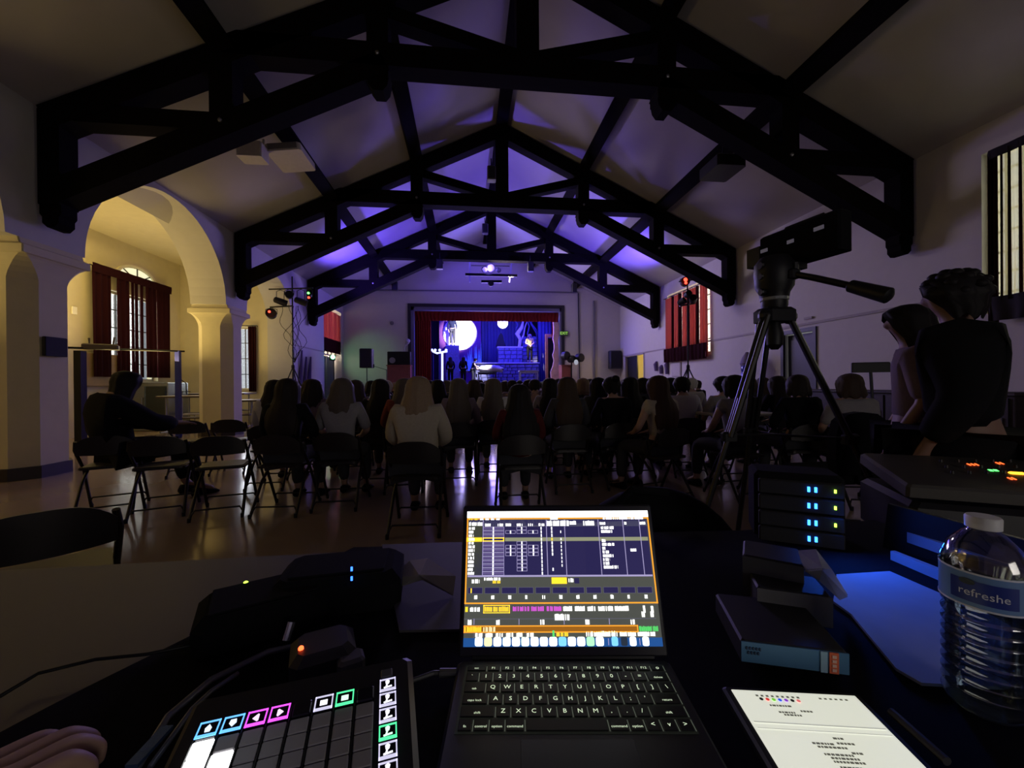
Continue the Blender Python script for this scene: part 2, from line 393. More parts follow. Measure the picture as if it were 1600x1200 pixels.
# ---------------------------------------------------------------- windows and curtains
frame_m = mat('window_frame', (.5, .47, .38), .5)
muntin_m = mat('window_muntin', (.03, .028, .03), .5)
glass = clear_mat('window_glass', (.96, .98, 1))
def window(n, axis, t, u0, u1, z0, z1, nu, nz, arch=False):
    """window_n: frame in the wall opening, muntins, one pane each; t = plane of the glass"""
    def bb(m, ua, ub, za, zb, th=.05):
        return m.bbox((t-th/2, ua, za), (t+th/2, ub, zb)) if axis == 'x' else m.bbox((ua, t-th/2, za), (ub, t+th/2, zb))
    m = MB(); w = .06
    bb(m, u0, u0+w, z0, z1); bb(m, u1-w, u1, z0, z1); bb(m, u0+w, u1-w, z0, z0+w); bb(m, u0+w, u1-w, z1-w, z1)
    f = struct('window_%d' % n, m, frame_m)
    m = MB()
    for i in range(1, nu): u = u0+(u1-u0)*i/nu; bb(m, u-.015, u+.015, z0+w, z1-w, .04)
    obj('muntin', m, muntin_m, f)
    for j in range(1, nz):
        z = z0+(z1-z0)*j/nz; obj('muntin', bb(MB(), u0+w, u1-w, z-.012, z+.012, .03), muntin_m, f)
    for i in range(nu):
        for j in range(nz):
            ua = u0+(u1-u0)*i/nu; ub = u0+(u1-u0)*(i+1)/nu; za = z0+(z1-z0)*j/nz; zb = z0+(z1-z0)*(j+1)/nz
            obj('pane', bb(MB(), ua+.01, ub-.01, za+.01, zb-.01, .004), glass, f)
    return f
window(1, 'x', XA-.15, 11.35, 13.0, 1.35, 3.72, 4, 5)
window(2, 'y', YA+.15, -8.35, -6.95, 1.05, 3.12, 4, 4)
window(3, 'x', XR+.15, *WINR[0], 6, 5)
window(4, 'x', XR+.15, *WINR[1], 14, 8)
window(5, 'x', XL-.3, 16.5, 18.7, 2.45, 4.42, 5, 4)
# round head of the aisle window; its pane emits in place of daylight
def fan(n, c, r, z, x):
    m = MB(); K = 20
    outer = [(c+r*math.cos(PI*k/K), z+r*.62*math.sin(PI*k/K)) for k in range(K+1)]
    inner = [(c+(r-.09)*math.cos(PI*k/K), z+(r-.09)*.62*math.sin(PI*k/K)) for k in range(K+1)]
    for k in range(K): m.prism([outer[k], outer[k+1], inner[k+1], inner[k]], 'x', x, x+.05)
    return m
def curtain(name, parent, axis, t, u0, u1, z0, z1, folds, amp, m, seed=0, hang=0.):
    """pleated cloth with real folds and two faces"""
    rnd = random.Random(seed); K = folds*8; ph = [rnd.uniform(-.7, .7) for _ in range(folds+1)]; am = [rnd.uniform(.6, 1.3) for _ in range(folds+1)]
    rows = 6; b = MB(); vs = []
    for side in (0, 1):
        for j in range(rows+1):
            v = j/rows; z = z0+(z1-z0)*v
            for i in range(K+1):
                u = i/K; q = u*folds; fi = int(min(q, folds)); d = amp*am[fi]*math.sin(2*PI*q+ph[fi]*(1-v))*(1-.35*v)
                uu = u0+(u1-u0)*(u+.004*math.sin(17*u+5*v)); zz = z - (hang*math.sin(PI*u)*(v) if j == rows else 0)
                tt = t+d+(.008 if side else 0)
                vs.append((tt, uu, zz) if axis == 'x' else (uu, tt, zz))
    n = (K+1)*(rows+1); fs = []
    for j in range(rows):
        for i in range(K):
            a = j*(K+1)+i; q = (a, a+1, a+K+2, a+K+1); fs.append(q); fs.append(tuple(x+n for x in reversed(q)))
    b.add(vs, fs)
    return obj(name, b, m, parent, smooth='all')
dark_red = cloth_mat('dark_red_curtain_cloth', (.045, .010, .014), .55)
sheer = net_mat('sheer_curtain_net', (.75, .68, .5), .6)
lace = cloth_mat('cream_lace_cloth', (.55, .5, .36), .6)
def rod(m, axis, t, u0, u1, z):
    m.tube([(t, u0, z), (t, u1, z)] if axis == 'x' else [(u0, t, z), (u1, t, z)], .014, 8)
    w = (XA if t < 0 else XR) if axis == 'x' else YA
    for u in (u0+.03, u1-.03): m.beam((t, u, z) if axis == 'x' else (u, t, z), (w, u, z) if axis == 'x' else (u, w, z), .02, .02)
    return m
t = thing('window_curtains', 'dark maroon curtains with bright slits over the aisle window seen through the arch', 'curtain', (XA+.12, 12.2, 1.42))
for k, (a, b_) in enumerate([(10.76, 11.27), (11.45, 11.82), (11.89, 11.97), (12.01, 12.11), (12.19, 12.29), (12.38, 12.76), (12.78, 13.30)]):
    curtain('curtain_panel', t, 'x', XA+.14, a, b_, 1.45, 4.16, max(2, int((b_-a)*7)), .035, dark_red, k)
obj('curtain_rod', rod(MB(), 'x', XA+.14, 10.70, 13.35, 4.17), blackm, t)
curtain('pelmet', t, 'x', XA+.17, 10.75, 13.33, 4.02, 4.24, 8, .012, dark_red, 9)
fan_o = struct('trim_4', fan(0, 12.25, .72, 4.12, XA+.0), mat('arch_painted_glow', (.75, .72, .5), .7))  # bright surround colour imitates the glow of the window head
m = MB().prism([(12.25+.63*math.cos(PI*k/16), 4.12+.36*math.sin(PI*k/16)) for k in range(17)], 'x', XA, XA+.012)
fp = struct('window_6', m, mat('fanlight_emit_daylight', (.8, .8, .6), .5, emit=(.95, .93, .62), strength=.85, noise=.05))
for k in (1, 2, 3): a_ = PI*k/4; obj('muntin', MB().beam((XA+.03, 12.25, 4.12), (XA+.03, 12.25+.63*math.cos(a_), 4.12+.36*math.sin(a_)), .02, .025), muntin_m, fp)
t = thing('window_curtains', 'narrow red and white curtains over the far end window of the aisle', 'curtain', (-7.65, YA-.1, 1.0))
for k, (a, b_, mm) in enumerate([(-8.5, -8.3, dark_red), (-8.05, -7.82, lace), (-7.6, -7.42, sheer), (-7.1, -6.86, dark_red), (-8.26, -8.12, sheer)]):
    curtain('curtain_panel', t, 'y', YA-.1, a, b_, 1.0, 3.13, 3, .03, mm, 20+k)
obj('curtain_rod', rod(MB(), 'y', YA-.1, -8.55, -6.82, 3.15), blackm, t)
t = thing('window_curtains', 'red curtains with darker-coloured folds over the right wall window behind the light tower', 'curtain', (XR-.1, 13, 2.05))
for k, (a, b_) in enumerate([(11.6, 11.72), (11.75, 12.05), (12.05, 12.22), (12.24, 12.6), (12.6, 12.74), (12.78, 13.1), (13.1, 13.3), (13.33, 13.62), (13.62, 13.76), (13.8, 14.27)]):
    curtain('curtain_panel', t, 'x', XR-.12+(.03 if k % 2 else 0), a, b_, 1.98, 4.30, max(1, int((b_-a)*9)), .04, dark_red if k in (2, 4, 6, 8) else red_cur, 30+k)  # alternate darker cloth stands in for shade in the folds
curtain('curtain_hem', t, 'x', XR-.16, 11.6, 14.3, 1.92, 2.42, 12, .03, dark_red, 41)
obj('curtain_rod', rod(MB(), 'x', XR-.12, 11.5, 14.35, 4.32), blackm, t)
t = thing('window_curtains', 'cream lace curtain in a dark border over the window nearest the camera on the right', 'curtain', (XR-.1, 3.8, 2.1))
for k, (a, b_) in enumerate([(4.80, 4.9)]): curtain('curtain_panel', t, 'x', XR-.12, a, b_, 2.0, 4.42, 3, .03, dark_red, 50)
curtain('lace_panel', t, 'x', XR-.10, 2.5, 4.80, 2.3, 4.36, 15, .03, sheer, 51)
for k, a in enumerate((4.74, 4.66, 4.55, 4.4, 4.13, 3.9, 3.62, 3.3)): curtain('curtain_panel', t, 'x', XR-.13, a, a+(.018 if k < 3 else .06), 2.3, 4.4, 1, .02, dark_red, 60+k)  # thin dark strips put in as the shaded folds of the lace
curtain('curtain_hem', t, 'x', XR-.14, 2.4, 4.88, 2.02, 2.36, 9, .03, mat('dark_hem', (.01, .006, .008), .9), 52)
curtain('pelmet', t, 'x', XR-.14, 2.4, 4.88, 4.32, 4.45, 9, .01, mat('dark_hem', (.01, .006, .008), .9), 53)
t = thing('window_curtains', 'red curtains in the far left recess above the green lamp', 'curtain', (XL+.0, 17.6, 2.6))
for k, (a, b_) in enumerate([(16.5, 17.1), (17.12, 17.75), (17.78, 18.3), (18.32, 18.7)]):
    curtain('curtain_panel', t, 'x', XL-.06, a, b_, 3.1, 4.3, 4, .03, red_cur, 70+k)
curtain('curtain_hem', t, 'x', XL-.04, 16.5, 18.7, 2.55, 3.12, 10, .03, dark_red, 75)
# ---------------------------------------------------------------- doors
door_dark = mat('dark_blue_door', (.02, .022, .04), .5)
d = struct('door_1', MB().bbox((XR+.1, 7.93, .01), (XR+.15, 8.73, 2.27)), door_dark)
for k in (0, 1): obj('door_panel', MB().bbox((XR+.08, 8.03, .2+k*1.05), (XR+.10, 8.63, 1.1+k*1.05)), door_dark, d)
obj('door_handle', MB().lathe([(.02, 0), (.03, .02), (.03, .05), (.01, .06)], (XR+.1, 8.62, 1.0), 10, (0, -PI/2, 0)), steel, d)
obj('door_frame', MB().bbox((XR-.03, 7.84, 0), (XR+.03, 7.92, 2.38)).bbox((XR-.03, 8.74, 0), (XR+.03, 8.82, 2.38)).bbox((XR-.03, 7.92, 2.29), (XR+.03, 8.74, 2.38)), door_dark, d)
d = struct('door_2', MB().bbox((XR+.1, 17.25, .01), (XR+.15, 18.34, 2.4)), mat('black_door', (.01, .011, .014), .5))
obj('door_handle', MB().lathe([(.02, 0), (.03, .02), (.03, .05), (.01, .06)], (XR+.1, 17.4, 1.0), 10, (0, -PI/2, 0)), steel, d)
obj('door_frame', MB().bbox((XR-.02, 18.30, 0), (XR+.06, 18.4, 2.48)).bbox((XR-.02, 16.27, 0), (XR+.06, 16.37, 2.48)).bbox((XR-.02, 16.3, 2.4), (XR+.06, 18.4, 2.48)), mat('door_frame_paint', (.3, .27, .25), .6), d)
d = struct('door_3', MB().bbox((XL-.34, 16.55, .01), (XL-.28, 17.55, 2.4)), mat('grey_green_door', (.10, .13, .12), .5))
obj('door_leaf', MB().bbox((XL-.34, 17.6, .01), (XL-.28, 18.62, 2.4)), mat('grey_green_door', (.10, .13, .12), .5), d)
obj('door_handle', MB().lathe([(.02, 0), (.03, .02), (.03, .05), (.01, .06)], (XL-.28, 17.45, 1.0), 10, (0, PI/2, 0)), steel, d)
# ---------------------------------------------------------------- people
def skin_mesh(name, verts, edges, level=1, extra=None):
    """continuous surface grown over a skeleton: verts = [(co, rx, ry)], root first"""
    me = bpy.data.meshes.new(name); me.from_pydata([v[0] for v in verts], edges, [])
    o = bpy.data.objects.new(name, me); COL.objects.link(o)
    o.modifiers.new('s', 'SKIN'); 
    for i, v in enumerate(verts):
        sv = me.skin_vertices[0].data[i]; sv.radius = (v[1], v[2]); sv.use_root = (i == 0)
    ss = o.modifiers.new('u', 'SUBSURF'); ss.levels = level; ss.render_levels = level
    dg = bpy.context.evaluated_depsgraph_get(); dg.update(); ev = o.evaluated_get(dg)
    out = bpy.data.meshes.new_from_object(ev); out.name = name
    bpy.data.objects.remove(o); bpy.data.meshes.remove(me)
    for p in out.polygons: p.use_smooth = True
    return out
class Sk:
    def __init__(s): s.v = []; s.e = []
    def p(s, co, rx, ry=None, to=None):
        s.v.append((tuple(co), rx, ry if ry is not None else rx)); i = len(s.v)-1
        if to is not None: s.e.append((to, i))
        return i
def lerp(a, b, t): return tuple(a[i]+(b[i]-a[i])*t for i in range(3))
def make_pose(kind):
    """joint positions; figures face +y"""
    if kind == 'sit':
        J = dict(pel=(0, 0, .53), sp1=(0, -.03, .70), ch=(0, -.02, .90), nb=(0, 0, 1.02), nk=(0, .02, 1.09), hd=(0, .035, 1.165), ht=(0, .03, 1.215))
        for s, n in ((-1, 'l'), (1, 'r')):
            J.update({'sh'+n: (s*.165, -.01, .97), 'el'+n: (s*.235, .05, .745), 'wr'+n: (s*.13, .25, .66), 'hn'+n: (s*.10, .32, .645),
                      'hp'+n: (s*.09, .05, .51), 'kn'+n: (s*.12, .44, .50), 'an'+n: (s*.12, .47, .09), 'to'+n: (s*.13, .60, .04)})
    elif kind == 'sit_turn':
        J = make_pose('sit'); J['ell'] = (-.26, -.04, .77); J['wrl'] = (-.20, -.19, .80); J['hnl'] = (-.14, -.22, .82)
    elif kind == 'lounge':      # slumped, hands forward on the next chair back
        J = make_pose('sit'); J['sp1'] = (0, -.06, .68); J['ch'] = (0, -.08, .88); J['nb'] = (0, -.03, 1.0); J['nk'] = (0, .02, 1.07); J['hd'] = (0, .07, 1.13); J['ht'] = (0, .08, 1.18)
        for s, n in ((-1, 'l'), (1, 'r')):
            J['sh'+n] = (s*.165, -.05, .95); J['el'+n] = (s*.2, .16, .76); J['wr'+n] = (s*.12, .40, .74); J['hn'+n] = (s*.10, .47, .73)
            J['hp'+n] = (s*.09, .06, .51); J['kn'+n] = (s*.13, .47, .50); J['an'+n] = (s*.13, .55, .10); J['to'+n] = (s*.14, .68, .04)
    elif kind == 'stand':
        J = dict(pel=(0, 0, .93), sp1=(0, -.01, 1.10), ch=(0, -.01, 1.29), nb=(0, 0, 1.42), nk=(0, .02, 1.49), hd=(0, .035, 1.565), ht=(0, .03, 1.62))
        for s, n in ((-1, 'l'), (1, 'r')):
            J.update({'sh'+n: (s*.175, 0, 1.37), 'el'+n: (s*.245, -.02, 1.10), 'wr'+n: (s*.22, .10, .88), 'hn'+n: (s*.20, .13, .81),
                      'hp'+n: (s*.09, 0, .88), 'kn'+n: (s*.10, .02, .49), 'an'+n: (s*.10, -.01, .09), 'to'+n: (s*.12, .13, .04)})
    elif kind == 'stand_clasp':
        J = make_pose('stand')
        for s, n in ((-1, 'l'), (1, 'r')): J['el'+n] = (s*.24, .05, 1.12); J['wr'+n] = (s*.07, .22, 1.02); J['hn'+n] = (s*.03, .26, .96)
    elif kind == 'stand_lean':   # leaning towards something at chest height, arms forward
        J = make_pose('stand')
        J['sp1'] = (0, .02, 1.10); J['ch'] = (0, .07, 1.28); J['nb'] = (0, .13, 1.40); J['nk'] = (0, .17, 1.46); J['hd'] = (0, .21, 1.53); J['ht'] = (0, .22, 1.585)
        for s, n in ((-1, 'l'), (1, 'r')): J['sh'+n] = (s*.185, .09, 1.35); J['el'+n] = (s*.25, .18, 1.12); J['wr'+n] = (s*.17, .40, 1.06); J['hn'+n] = (s*.15, .48, 1.05)
    elif kind == 'lie':          # lying on the back along x, head at -x
        J = dict(pel=(0, 0, .13), sp1=(-.17, 0, .13), ch=(-.37, 0, .14), nb=(-.50, 0, .15), nk=(-.57, 0, .15), hd=(-.65, 0, .16), ht=(-.70, 0, .155))
        for s, n in ((-1, 'l'), (1, 'r')):
            J.update({'sh'+n: (-.45, s*.16, .13), 'el'+n: (-.2, s*.22, .10), 'wr'+n: (.0, s*.2, .12), 'hn'+n: (.07, s*.18, .12),
                      'hp'+n: (.05, s*.09, .12), 'kn'+n: (.42, s*.10, .26), 'an'+n: (.75, s*.10, .08), 'to'+n: (.80, s*.12, .16)})
    return J
def build_body(kind, wide=1., lying=False):
    J = make_pose(kind); sk = Sk(); w = wide
    a = sk.p(J['pel'], .135*w, .105); b = sk.p(J['sp1'], .115*w, .085, a); c = sk.p(J['ch'], .135*w, .09, b); d = sk.p(J['nb'], .065, .06, c)
    e = sk.p(J['nk'], .048, .05, d); f = sk.p(J['hd'], .078, .092, e); g = sk.p(J['ht'], .066, .078, f)
    # nose and ears grow out of the head
    hd = Vector(J['hd']); fw = Vector((0, 0, 1)) if lying else Vector((0, 1, 0)); 
    sk.p(hd+fw*.098+Vector((0, 0, -.004)) if not lying else hd+fw*.10, .010, .012, f)
    ends = {}
    for s, n in ((-1, 'l'), (1, 'r')):
        sh = sk.p(J['sh'+n], .058*w, .055, c); u = sk.p(lerp(J['sh'+n], J['el'+n], .5), .047*w, .045, sh); el = sk.p(J['el'+n], .038, .038, u)
        fo = sk.p(lerp(J['el'+n], J['wr'+n], .35), .037, .037, el); wr = sk.p(J['wr'+n], .024, .021, fo); hn = sk.p(J['hn'+n], .030, .014, wr)
        W, H = Vector(J['wr'+n]), Vector(J['hn'+n]); dr = (H-W).normalized(); side = dr.cross(Vector((0, 0, 1))).normalized()
        if side.length < .1: side = Vector((1, 0, 0))
        for q, L in ((-1.5, .050), (-.5, .062), (.5, .058), (1.5, .045)):
            k = sk.p(H+side*q*.016+dr*.028, .0085, .008, hn); k2 = sk.p(H+side*q*.018+dr*(.028+L*.55)+Vector((0, 0, -.004)), .0075, .007, k); sk.p(H+side*q*.018+dr*(.028+L)+Vector((0, 0, -.014)), .0065, .006, k2)
        tk = sk.p(lerp(J['wr'+n], J['hn'+n], .55)+0*side if False else W.lerp(H, .5)-side*s*.032, .010, .010, hn); sk.p(W.lerp(H, .95)-side*s*.046, .008, .008, tk)
        hp = sk.p(J['hp'+n], .088*w, .085, a); mt = sk.p(lerp(J['hp'+n], J['kn'+n], .5), .075*w, .075, hp); kn = sk.p(J['kn'+n], .056, .056, mt)
        cf = sk.p(lerp(J['kn'+n], J['an'+n], .3), .054, .056, kn); an = sk.p(J['an'+n], .036, .038, cf); sk.p(J['to'+n], .036, .026, an)
    return skin_mesh('body', sk.v, sk.e, 1)
def build_top(kind, sleeve=1., wide=1., puff=0.):
    J = make_pose(kind); sk = Sk(); w = wide; o_ = .014+puff
    lo = lerp(J['pel'], J['sp1'], .0)
    a = sk.p(lo, .140*w+o_, .108+o_); b = sk.p(J['sp1'], .120*w+o_, .090+o_, a); c = sk.p(J['ch'], .140*w+o_, .095+o_, b); sk.p(lerp(J['ch'], J['nb'], .85), .070+o_, .064+o_, c)
    for s, n in ((-1, 'l'), (1, 'r')):
        sh = sk.p(J['sh'+n], .060*w+o_, .057+o_, c); u = sk.p(lerp(J['sh'+n], J['el'+n], .5), .050*w+o_, .048+o_, sh)
        if sleeve > .4: u = sk.p(J['el'+n], .042+o_, .042+o_, u)
        if sleeve > .8: u = sk.p(lerp(J['el'+n], J['wr'+n], .35), .040+o_, .040+o_, u); sk.p(lerp(J['el'+n], J['wr'+n], .93), .030+o_*.7, .028+o_*.7, u)
    return skin_mesh('top', sk.v, sk.e, 1)
def build_legs(kind, w=1.):
    J = make_pose(kind); sk = Sk(); o_ = .012
    a = sk.p(J['pel'], .138*w+o_, .108+o_)
    for s, n in ((-1, 'l'), (1, 'r')):
        hp = sk.p(J['hp'+n], .090*w+o_, .087+o_, a); mt = sk.p(lerp(J['hp'+n], J['kn'+n], .5), .077*w+o_, .077+o_, hp); kn = sk.p(J['kn'+n], .060+o_, .060+o_, mt)
        cf = sk.p(lerp(J['kn'+n], J['an'+n], .3), .058+o_, .060+o_, kn); sk.p(lerp(J['kn'+n], J['an'+n], .93), .046+o_, .048+o_, cf)
    return skin_mesh('legs', sk.v, sk.e, 1)
def build_shoe(kind, n):
    J = make_pose(kind); m = MB()
    if n:
        A, T = Vector(J['an'+n]), Vector(J['to'+n]); d = (T-A); d.z = 0
        if d.length < .02: d = Vector((0, .1, 0))
        d.normalize(); s = d.cross(Vector((0, 0, 1)))
        base = Vector((A.x, A.y, T.z-.04)); pts = []
        rings = [(-.055, .034, .05), (-.04, .04, .085), (.03, .042, .08), (.10, .047, .05), (.15, .04, .035), (.175, .015, .02)]
        vs = []; fs = []; K = 10
        for (y, rx, hz) in rings:
            for k in range(K):
                t = 2*PI*k/K; vs.append(base+d*y+s*(rx*math.cos(t))+Vector((0, 0, max(0, hz*(.5+.5*math.sin(t)*1.0)))))
        for i in range(len(rings)-1):
            for k in range(K): fs.append((i*K+k, i*K+(k+1) % K, (i+1)*K+(k+1) % K, (i+1)*K+k))
        fs += [tuple(range(K)), tuple(range((len(rings)-1)*K, len(rings)*K))]
        m.add(vs, fs)
    me = mesh_from('shoe', m, Vector((0, 0, 0)))
    for p in me.polygons: p.use_smooth = True
    return me
def build_hair(style, hd, seed=0):
    """shell of hair round a head whose centre is hd; strands are real ridges"""
    hx, hy, hz = hd; rnd = random.Random(seed); ph = [rnd.uniform(0, 6.3) for _ in range(4)]
    cap = [(.103, 0.0, .003), (.098, .0, .030), (.086, -.002, .062), (.066, -.004, .084), (.040, -.006, .098), (.004, -.008, .104)]
    S = {   # (rx, ry, yc, dz) from the ends upward; all but the face side
        'long': [(.125, .030, -.135, -.44), (.150, .045, -.135, -.36), (.155, .055, -.12, -.27), (.142, .075, -.085, -.19), (.122, .095, -.035, -.12), (.112, .108, -.015, -.05)],
        'verylong': [(.13, .025, -.145, -.56), (.165, .045, -.14, -.46), (.18, .055, -.13, -.34), (.165, .075, -.09, -.22), (.132, .095, -.04, -.12), (.114, .108, -.015, -.05)],
        'shoulder': [(.128, .05, -.09, -.24), (.145, .075, -.07, -.20), (.138, .09, -.05, -.14), (.122, .10, -.03, -.08), (.112, .108, -.015, -.03)],
        'bob': [(.108, .07, -.05, -.135), (.124, .095, -.035, -.11), (.122, .105, -.025, -.06), (.112, .108, -.012, -.02)],
        'short': [(.078, .06, -.04, -.095), (.092, .085, -.03, -.06), (.100, .103, -.014, -.02)],
        'tousled': [(.085, .065, -.04, -.10), (.105, .095, -.03, -.06), (.118, .115, -.014, -.01)],
        'curly': [(.13, .07, -.08, -.26), (.165, .10, -.06, -.19), (.160, .12, -.04, -.10), (.135, .125, -.02, -.03)],
    }
    st = {'bun': 'short', 'pony': 'short', 'hood': 'shoulder'}.get(style, style)
    rings = [(rx, ry, yc, dz) for rx, ry, yc, dz in S[st]]+[(r*1.06, r*1.12 if r > .05 else r, -.008+y*2, z) for r, y, z in cap]
    if st == 'curly': rings = rings[:4]+[(a*1.15, b*1.12, c, d*1.12) for a, b, c, d in rings[4:]]
    K = 36; vs = []; fs = []; m = MB()
    if st == 'tousled': rings = rings[:3]+[(a*1.16, b*1.14, c, d*1.12) for a, b, c, d in rings[3:]]
    wig = .05 if st in ('curly', 'tousled') else .03
    for i, (rx, ry, yc, dz) in enumerate(rings):
        op = 62 if dz < -.05 else (50 if dz < .02 else (40 if dz < .05 else 0))   # half-angle of the face opening
        op = math.radians(op) if rx > .02 else 0
        if dz > .03: op *= max(0, (.075-dz)/.045)
        for k in range(K+1):
            th = op+(2*PI-2*op)*k/K
            rr = 1+wig*math.sin(11*th+ph[0]+dz*9)+.02*math.sin(19*th+ph[1])+wig*.6*math.sin(5*th+ph[2]+dz*14)
            if dz > .07: rr = 1+(rr-1)*.4
            vs.append((hx+rx*rr*math.sin(th), hy+yc+ry*rr*math.cos(th), hz+dz+.012*math.sin(7*th+ph[3])*(1 if i == 0 else 0)))
    for i in range(len(rings)-1):
        for k in range(K): a = i*(K+1)+k; fs.append((a, a+1, a+K+2, a+K+1))
    m.add(vs, fs)
    if style == 'bun': m.ball((hx, hy-.10, hz+.075), (.05, .045, .042), 14, 9)
    if style == 'pony': m.tube([(hx, hy-.10, hz+.03), (hx, hy-.145, hz-.02), (hx, hy-.15, hz-.12), (hx, hy-.13, hz-.24)], [.028, .034, .03, .008], 10)
    if st == 'tousled':
        for k in range(26):
            th = k*2.4; ph_ = .25+.055*k; c = Vector((hx+.10*math.cos(th)*math.sin(ph_), hy-.015+.11*math.sin(th)*math.sin(ph_), hz+.02+.10*math.cos(ph_)))
            if c.y < hy+.06 or c.z > hz+.06: m.ball(c, (.028, .030, .022), 8, 5)
    me = mesh_from('hair', m, Vector((0, 0, 0)))
    for p in me.polygons: p.use_smooth = True
    return me
SKIN = mat('skin_fair', (.36, .22, .16), .6, noise=.05)
SKIN2 = mat('skin_tan', (.2, .11, .075), .6, noise=.05)
def cm(name, c): return mat('cloth_'+name, c, .92, noise=.15, scale=60, spec=.1)
TOP = dict(black=cm('black', (.006, .006, .007)), white=cm('white', (.42, .40, .40)), cream=cm('cream', (.36, .32, .25)), grey=cm('grey', (.22, .21, .22)), mauve=cm('mauve', (.16, .12, .15)),
           dred=cm('dark_red', (.07, .012, .012)), rust=cm('rust', (.20, .055, .035)), navy=cm('navy', (.01, .012, .03)), brown=cm('brown', (.05, .03, .022)), yellow=cm('yellow', (.5, .38, .08)), dgrey=cm('dark_grey', (.04, .04, .045)))
def hm(name, c): return mat('hair_'+name, tuple(v*.8 for v in c), .65, noise=.3, scale=120, spec=.2)
HAIR = dict(black=hm('black', (.008, .006, .006)), dark=hm('dark_brown', (.018, .012, .010)), brown=hm('brown', (.05, .032, .022)), auburn=hm('auburn', (.05, .022, .015)), ash=hm('ash', (.10, .08, .068)), blond=hm('blond', (.28, .20, .13)), pale=hm('pale', (.45, .38, .30)), white=hm('white', (.6, .58, .55)))
M_ = {}
def once(key, fn, *a):
    if key not in M_: M_[key] = fn(*a)
    return M_[key]
def add_part(name, me, material, root):
    o = bpy.data.objects.new(name, me); COL.objects.link(o); o.parent = root
    if not me.materials: me.materials.append(material)
    o.material_slots[0].link = 'OBJECT'; o.material_slots[0].material = material
    return o
def person(loc, rz, pose, hair, hairc, top, label, sleeve=1., wide=1., pants='dgrey', skin=SKIN, scale=1., group='seated audience', legs=True, puff=0., hat=None):
    t = thing('person', label, 'person', loc, group); t.rotation_euler = (0, 0, rz); t.scale = (scale,)*3
    add_part('body', once(('b', pose, wide), build_body, pose, wide, pose == 'lie'), skin, t)
    J = make_pose(pose)
    if hair:
        add_part('hair', once(('h', hair, pose, len(label) % 3), build_hair, hair, J['hd'], len(label) % 3), HAIR[hairc], t)
    add_part('shirt', once(('t', pose, sleeve, wide, puff), build_top, pose, sleeve, wide, puff), TOP[top], t)
    if legs:
        add_part('trousers', once(('l', pose, wide), build_legs, pose, wide), TOP[pants], t)
        [add_part('shoe', once(('s', pose, n_), build_shoe, pose, n_), TOP['black'], t) for n_ in 'lr']
    return t

# ---------------------------------------------------------------- folding chairs
def make_chair():
    """folding chair facing +y: tall front frame leaning back, rear legs crossing it"""
    t = thing('folding_chair', 'black folding chair', 'chair', (0, 0, 0), 'folding chairs')
    # seat pan
    b = MB(); n = 10; pts = []
    for sx, sy in ((-1, -1), (1, -1), (1, 1), (-1, 1)):
        for k in range(4):
            a = {(-1, -1): PI, (1, -1): 1.5*PI, (1, 1): 0, (-1, 1): .5*PI}[(sx, sy)]+k*PI/6
            pts.append((sx*.155+.04*math.cos(a), .02+sy*.14+.04*math.sin(a)))
    b.prism(pts, 'z', .432, .452)
    b.prism([(x*.9, .02+(y-.02)*.9) for x, y in pts], 'z', .452, .458)
    obj('seat', b, chair_m, t, origin=(0, 0, .44))
    # curved back panel with rounded top
    b = MB(); K = 16; vs = []; fs = []
    for side in (0, 1):
        for j in range(6):
            v = j/5; 
            for i in range(K+1):
                u = -1+2*i/K; top = .745-.075*abs(u)**3.2; bot = .565+.008*u*u
                z = bot+(top-bot)*v; y = -.165-.10*(z-.56)-.028*(1-u*u)+(.012 if side else 0); vs.append((u*.205, y, z))
    n = 6*(K+1)
    for j in range(5):
        for i in range(K): a = j*(K+1)+i; fs.append((a, a+1, a+K+2, a+K+1)); fs.append((a+n, a+n+K+1, a+n+K+2, a+n+1))
    for i in range(K):
        fs.append((i, i+n, i+1+n, i+1)); a = 5*(K+1)+i; fs.append((a, a+1, a+1+n, a+n))
    b.add(vs, fs); obj('backrest', b, chair_m, t, smooth=True, origin=(0, -.17, .65))
    for s in (-1, 1):
        obj('front_leg', MB().tube([(s*.215, .235, .012), (s*.205, .03, .42), (s*.212, -.14, .62), (s*.20, -.165, .70)], .0135, 8), chair_m, t, smooth=True)
        obj('rear_leg', MB().tube([(s*.20, -.245, .012), (s*.19, -.06, .30), (s*.185, .10, .44)], .0135, 8), chair_m, t, smooth=True)
        obj('rubber_foot', MB().lathe([(.014, 0), (.015, .03), (.012, .04)], (s*.215, .24, 0), 10), black, t); obj('rubber_foot', MB().lathe([(.014, 0), (.015, .03), (.012, .04)], (s*.20, -.25, 0), 10), black, t)
    obj('stretcher', MB().tube([(-.213, .205, .07), (-.19, .185, .11), (.19, .185, .11), (.213, .205, .07)], .008, 8), chair_m, t, smooth=True)
    obj('stretcher', MB().tube([(-.198, -.225, .05), (-.17, -.205, .09), (.17, -.205, .09), (.198, -.225, .05)], .008, 8), chair_m, t, smooth=True)
    return t
CH = make_chair(); used_chair = [False]; note_tree(CH)
def chair(x, y, rz, label, scale=1.):
    if not used_chair[0]:
        used_chair[0] = True; CH.location = (x, y, 0); CH.rotation_euler = (0, 0, rz); CH['label'] = label; return CH
    return dup(CH, (x, y, 0), rz, scale, label, 'folding chairs')
def seat_at(px, D):
    p = P(px, 600, D=D); return p.x, p.y
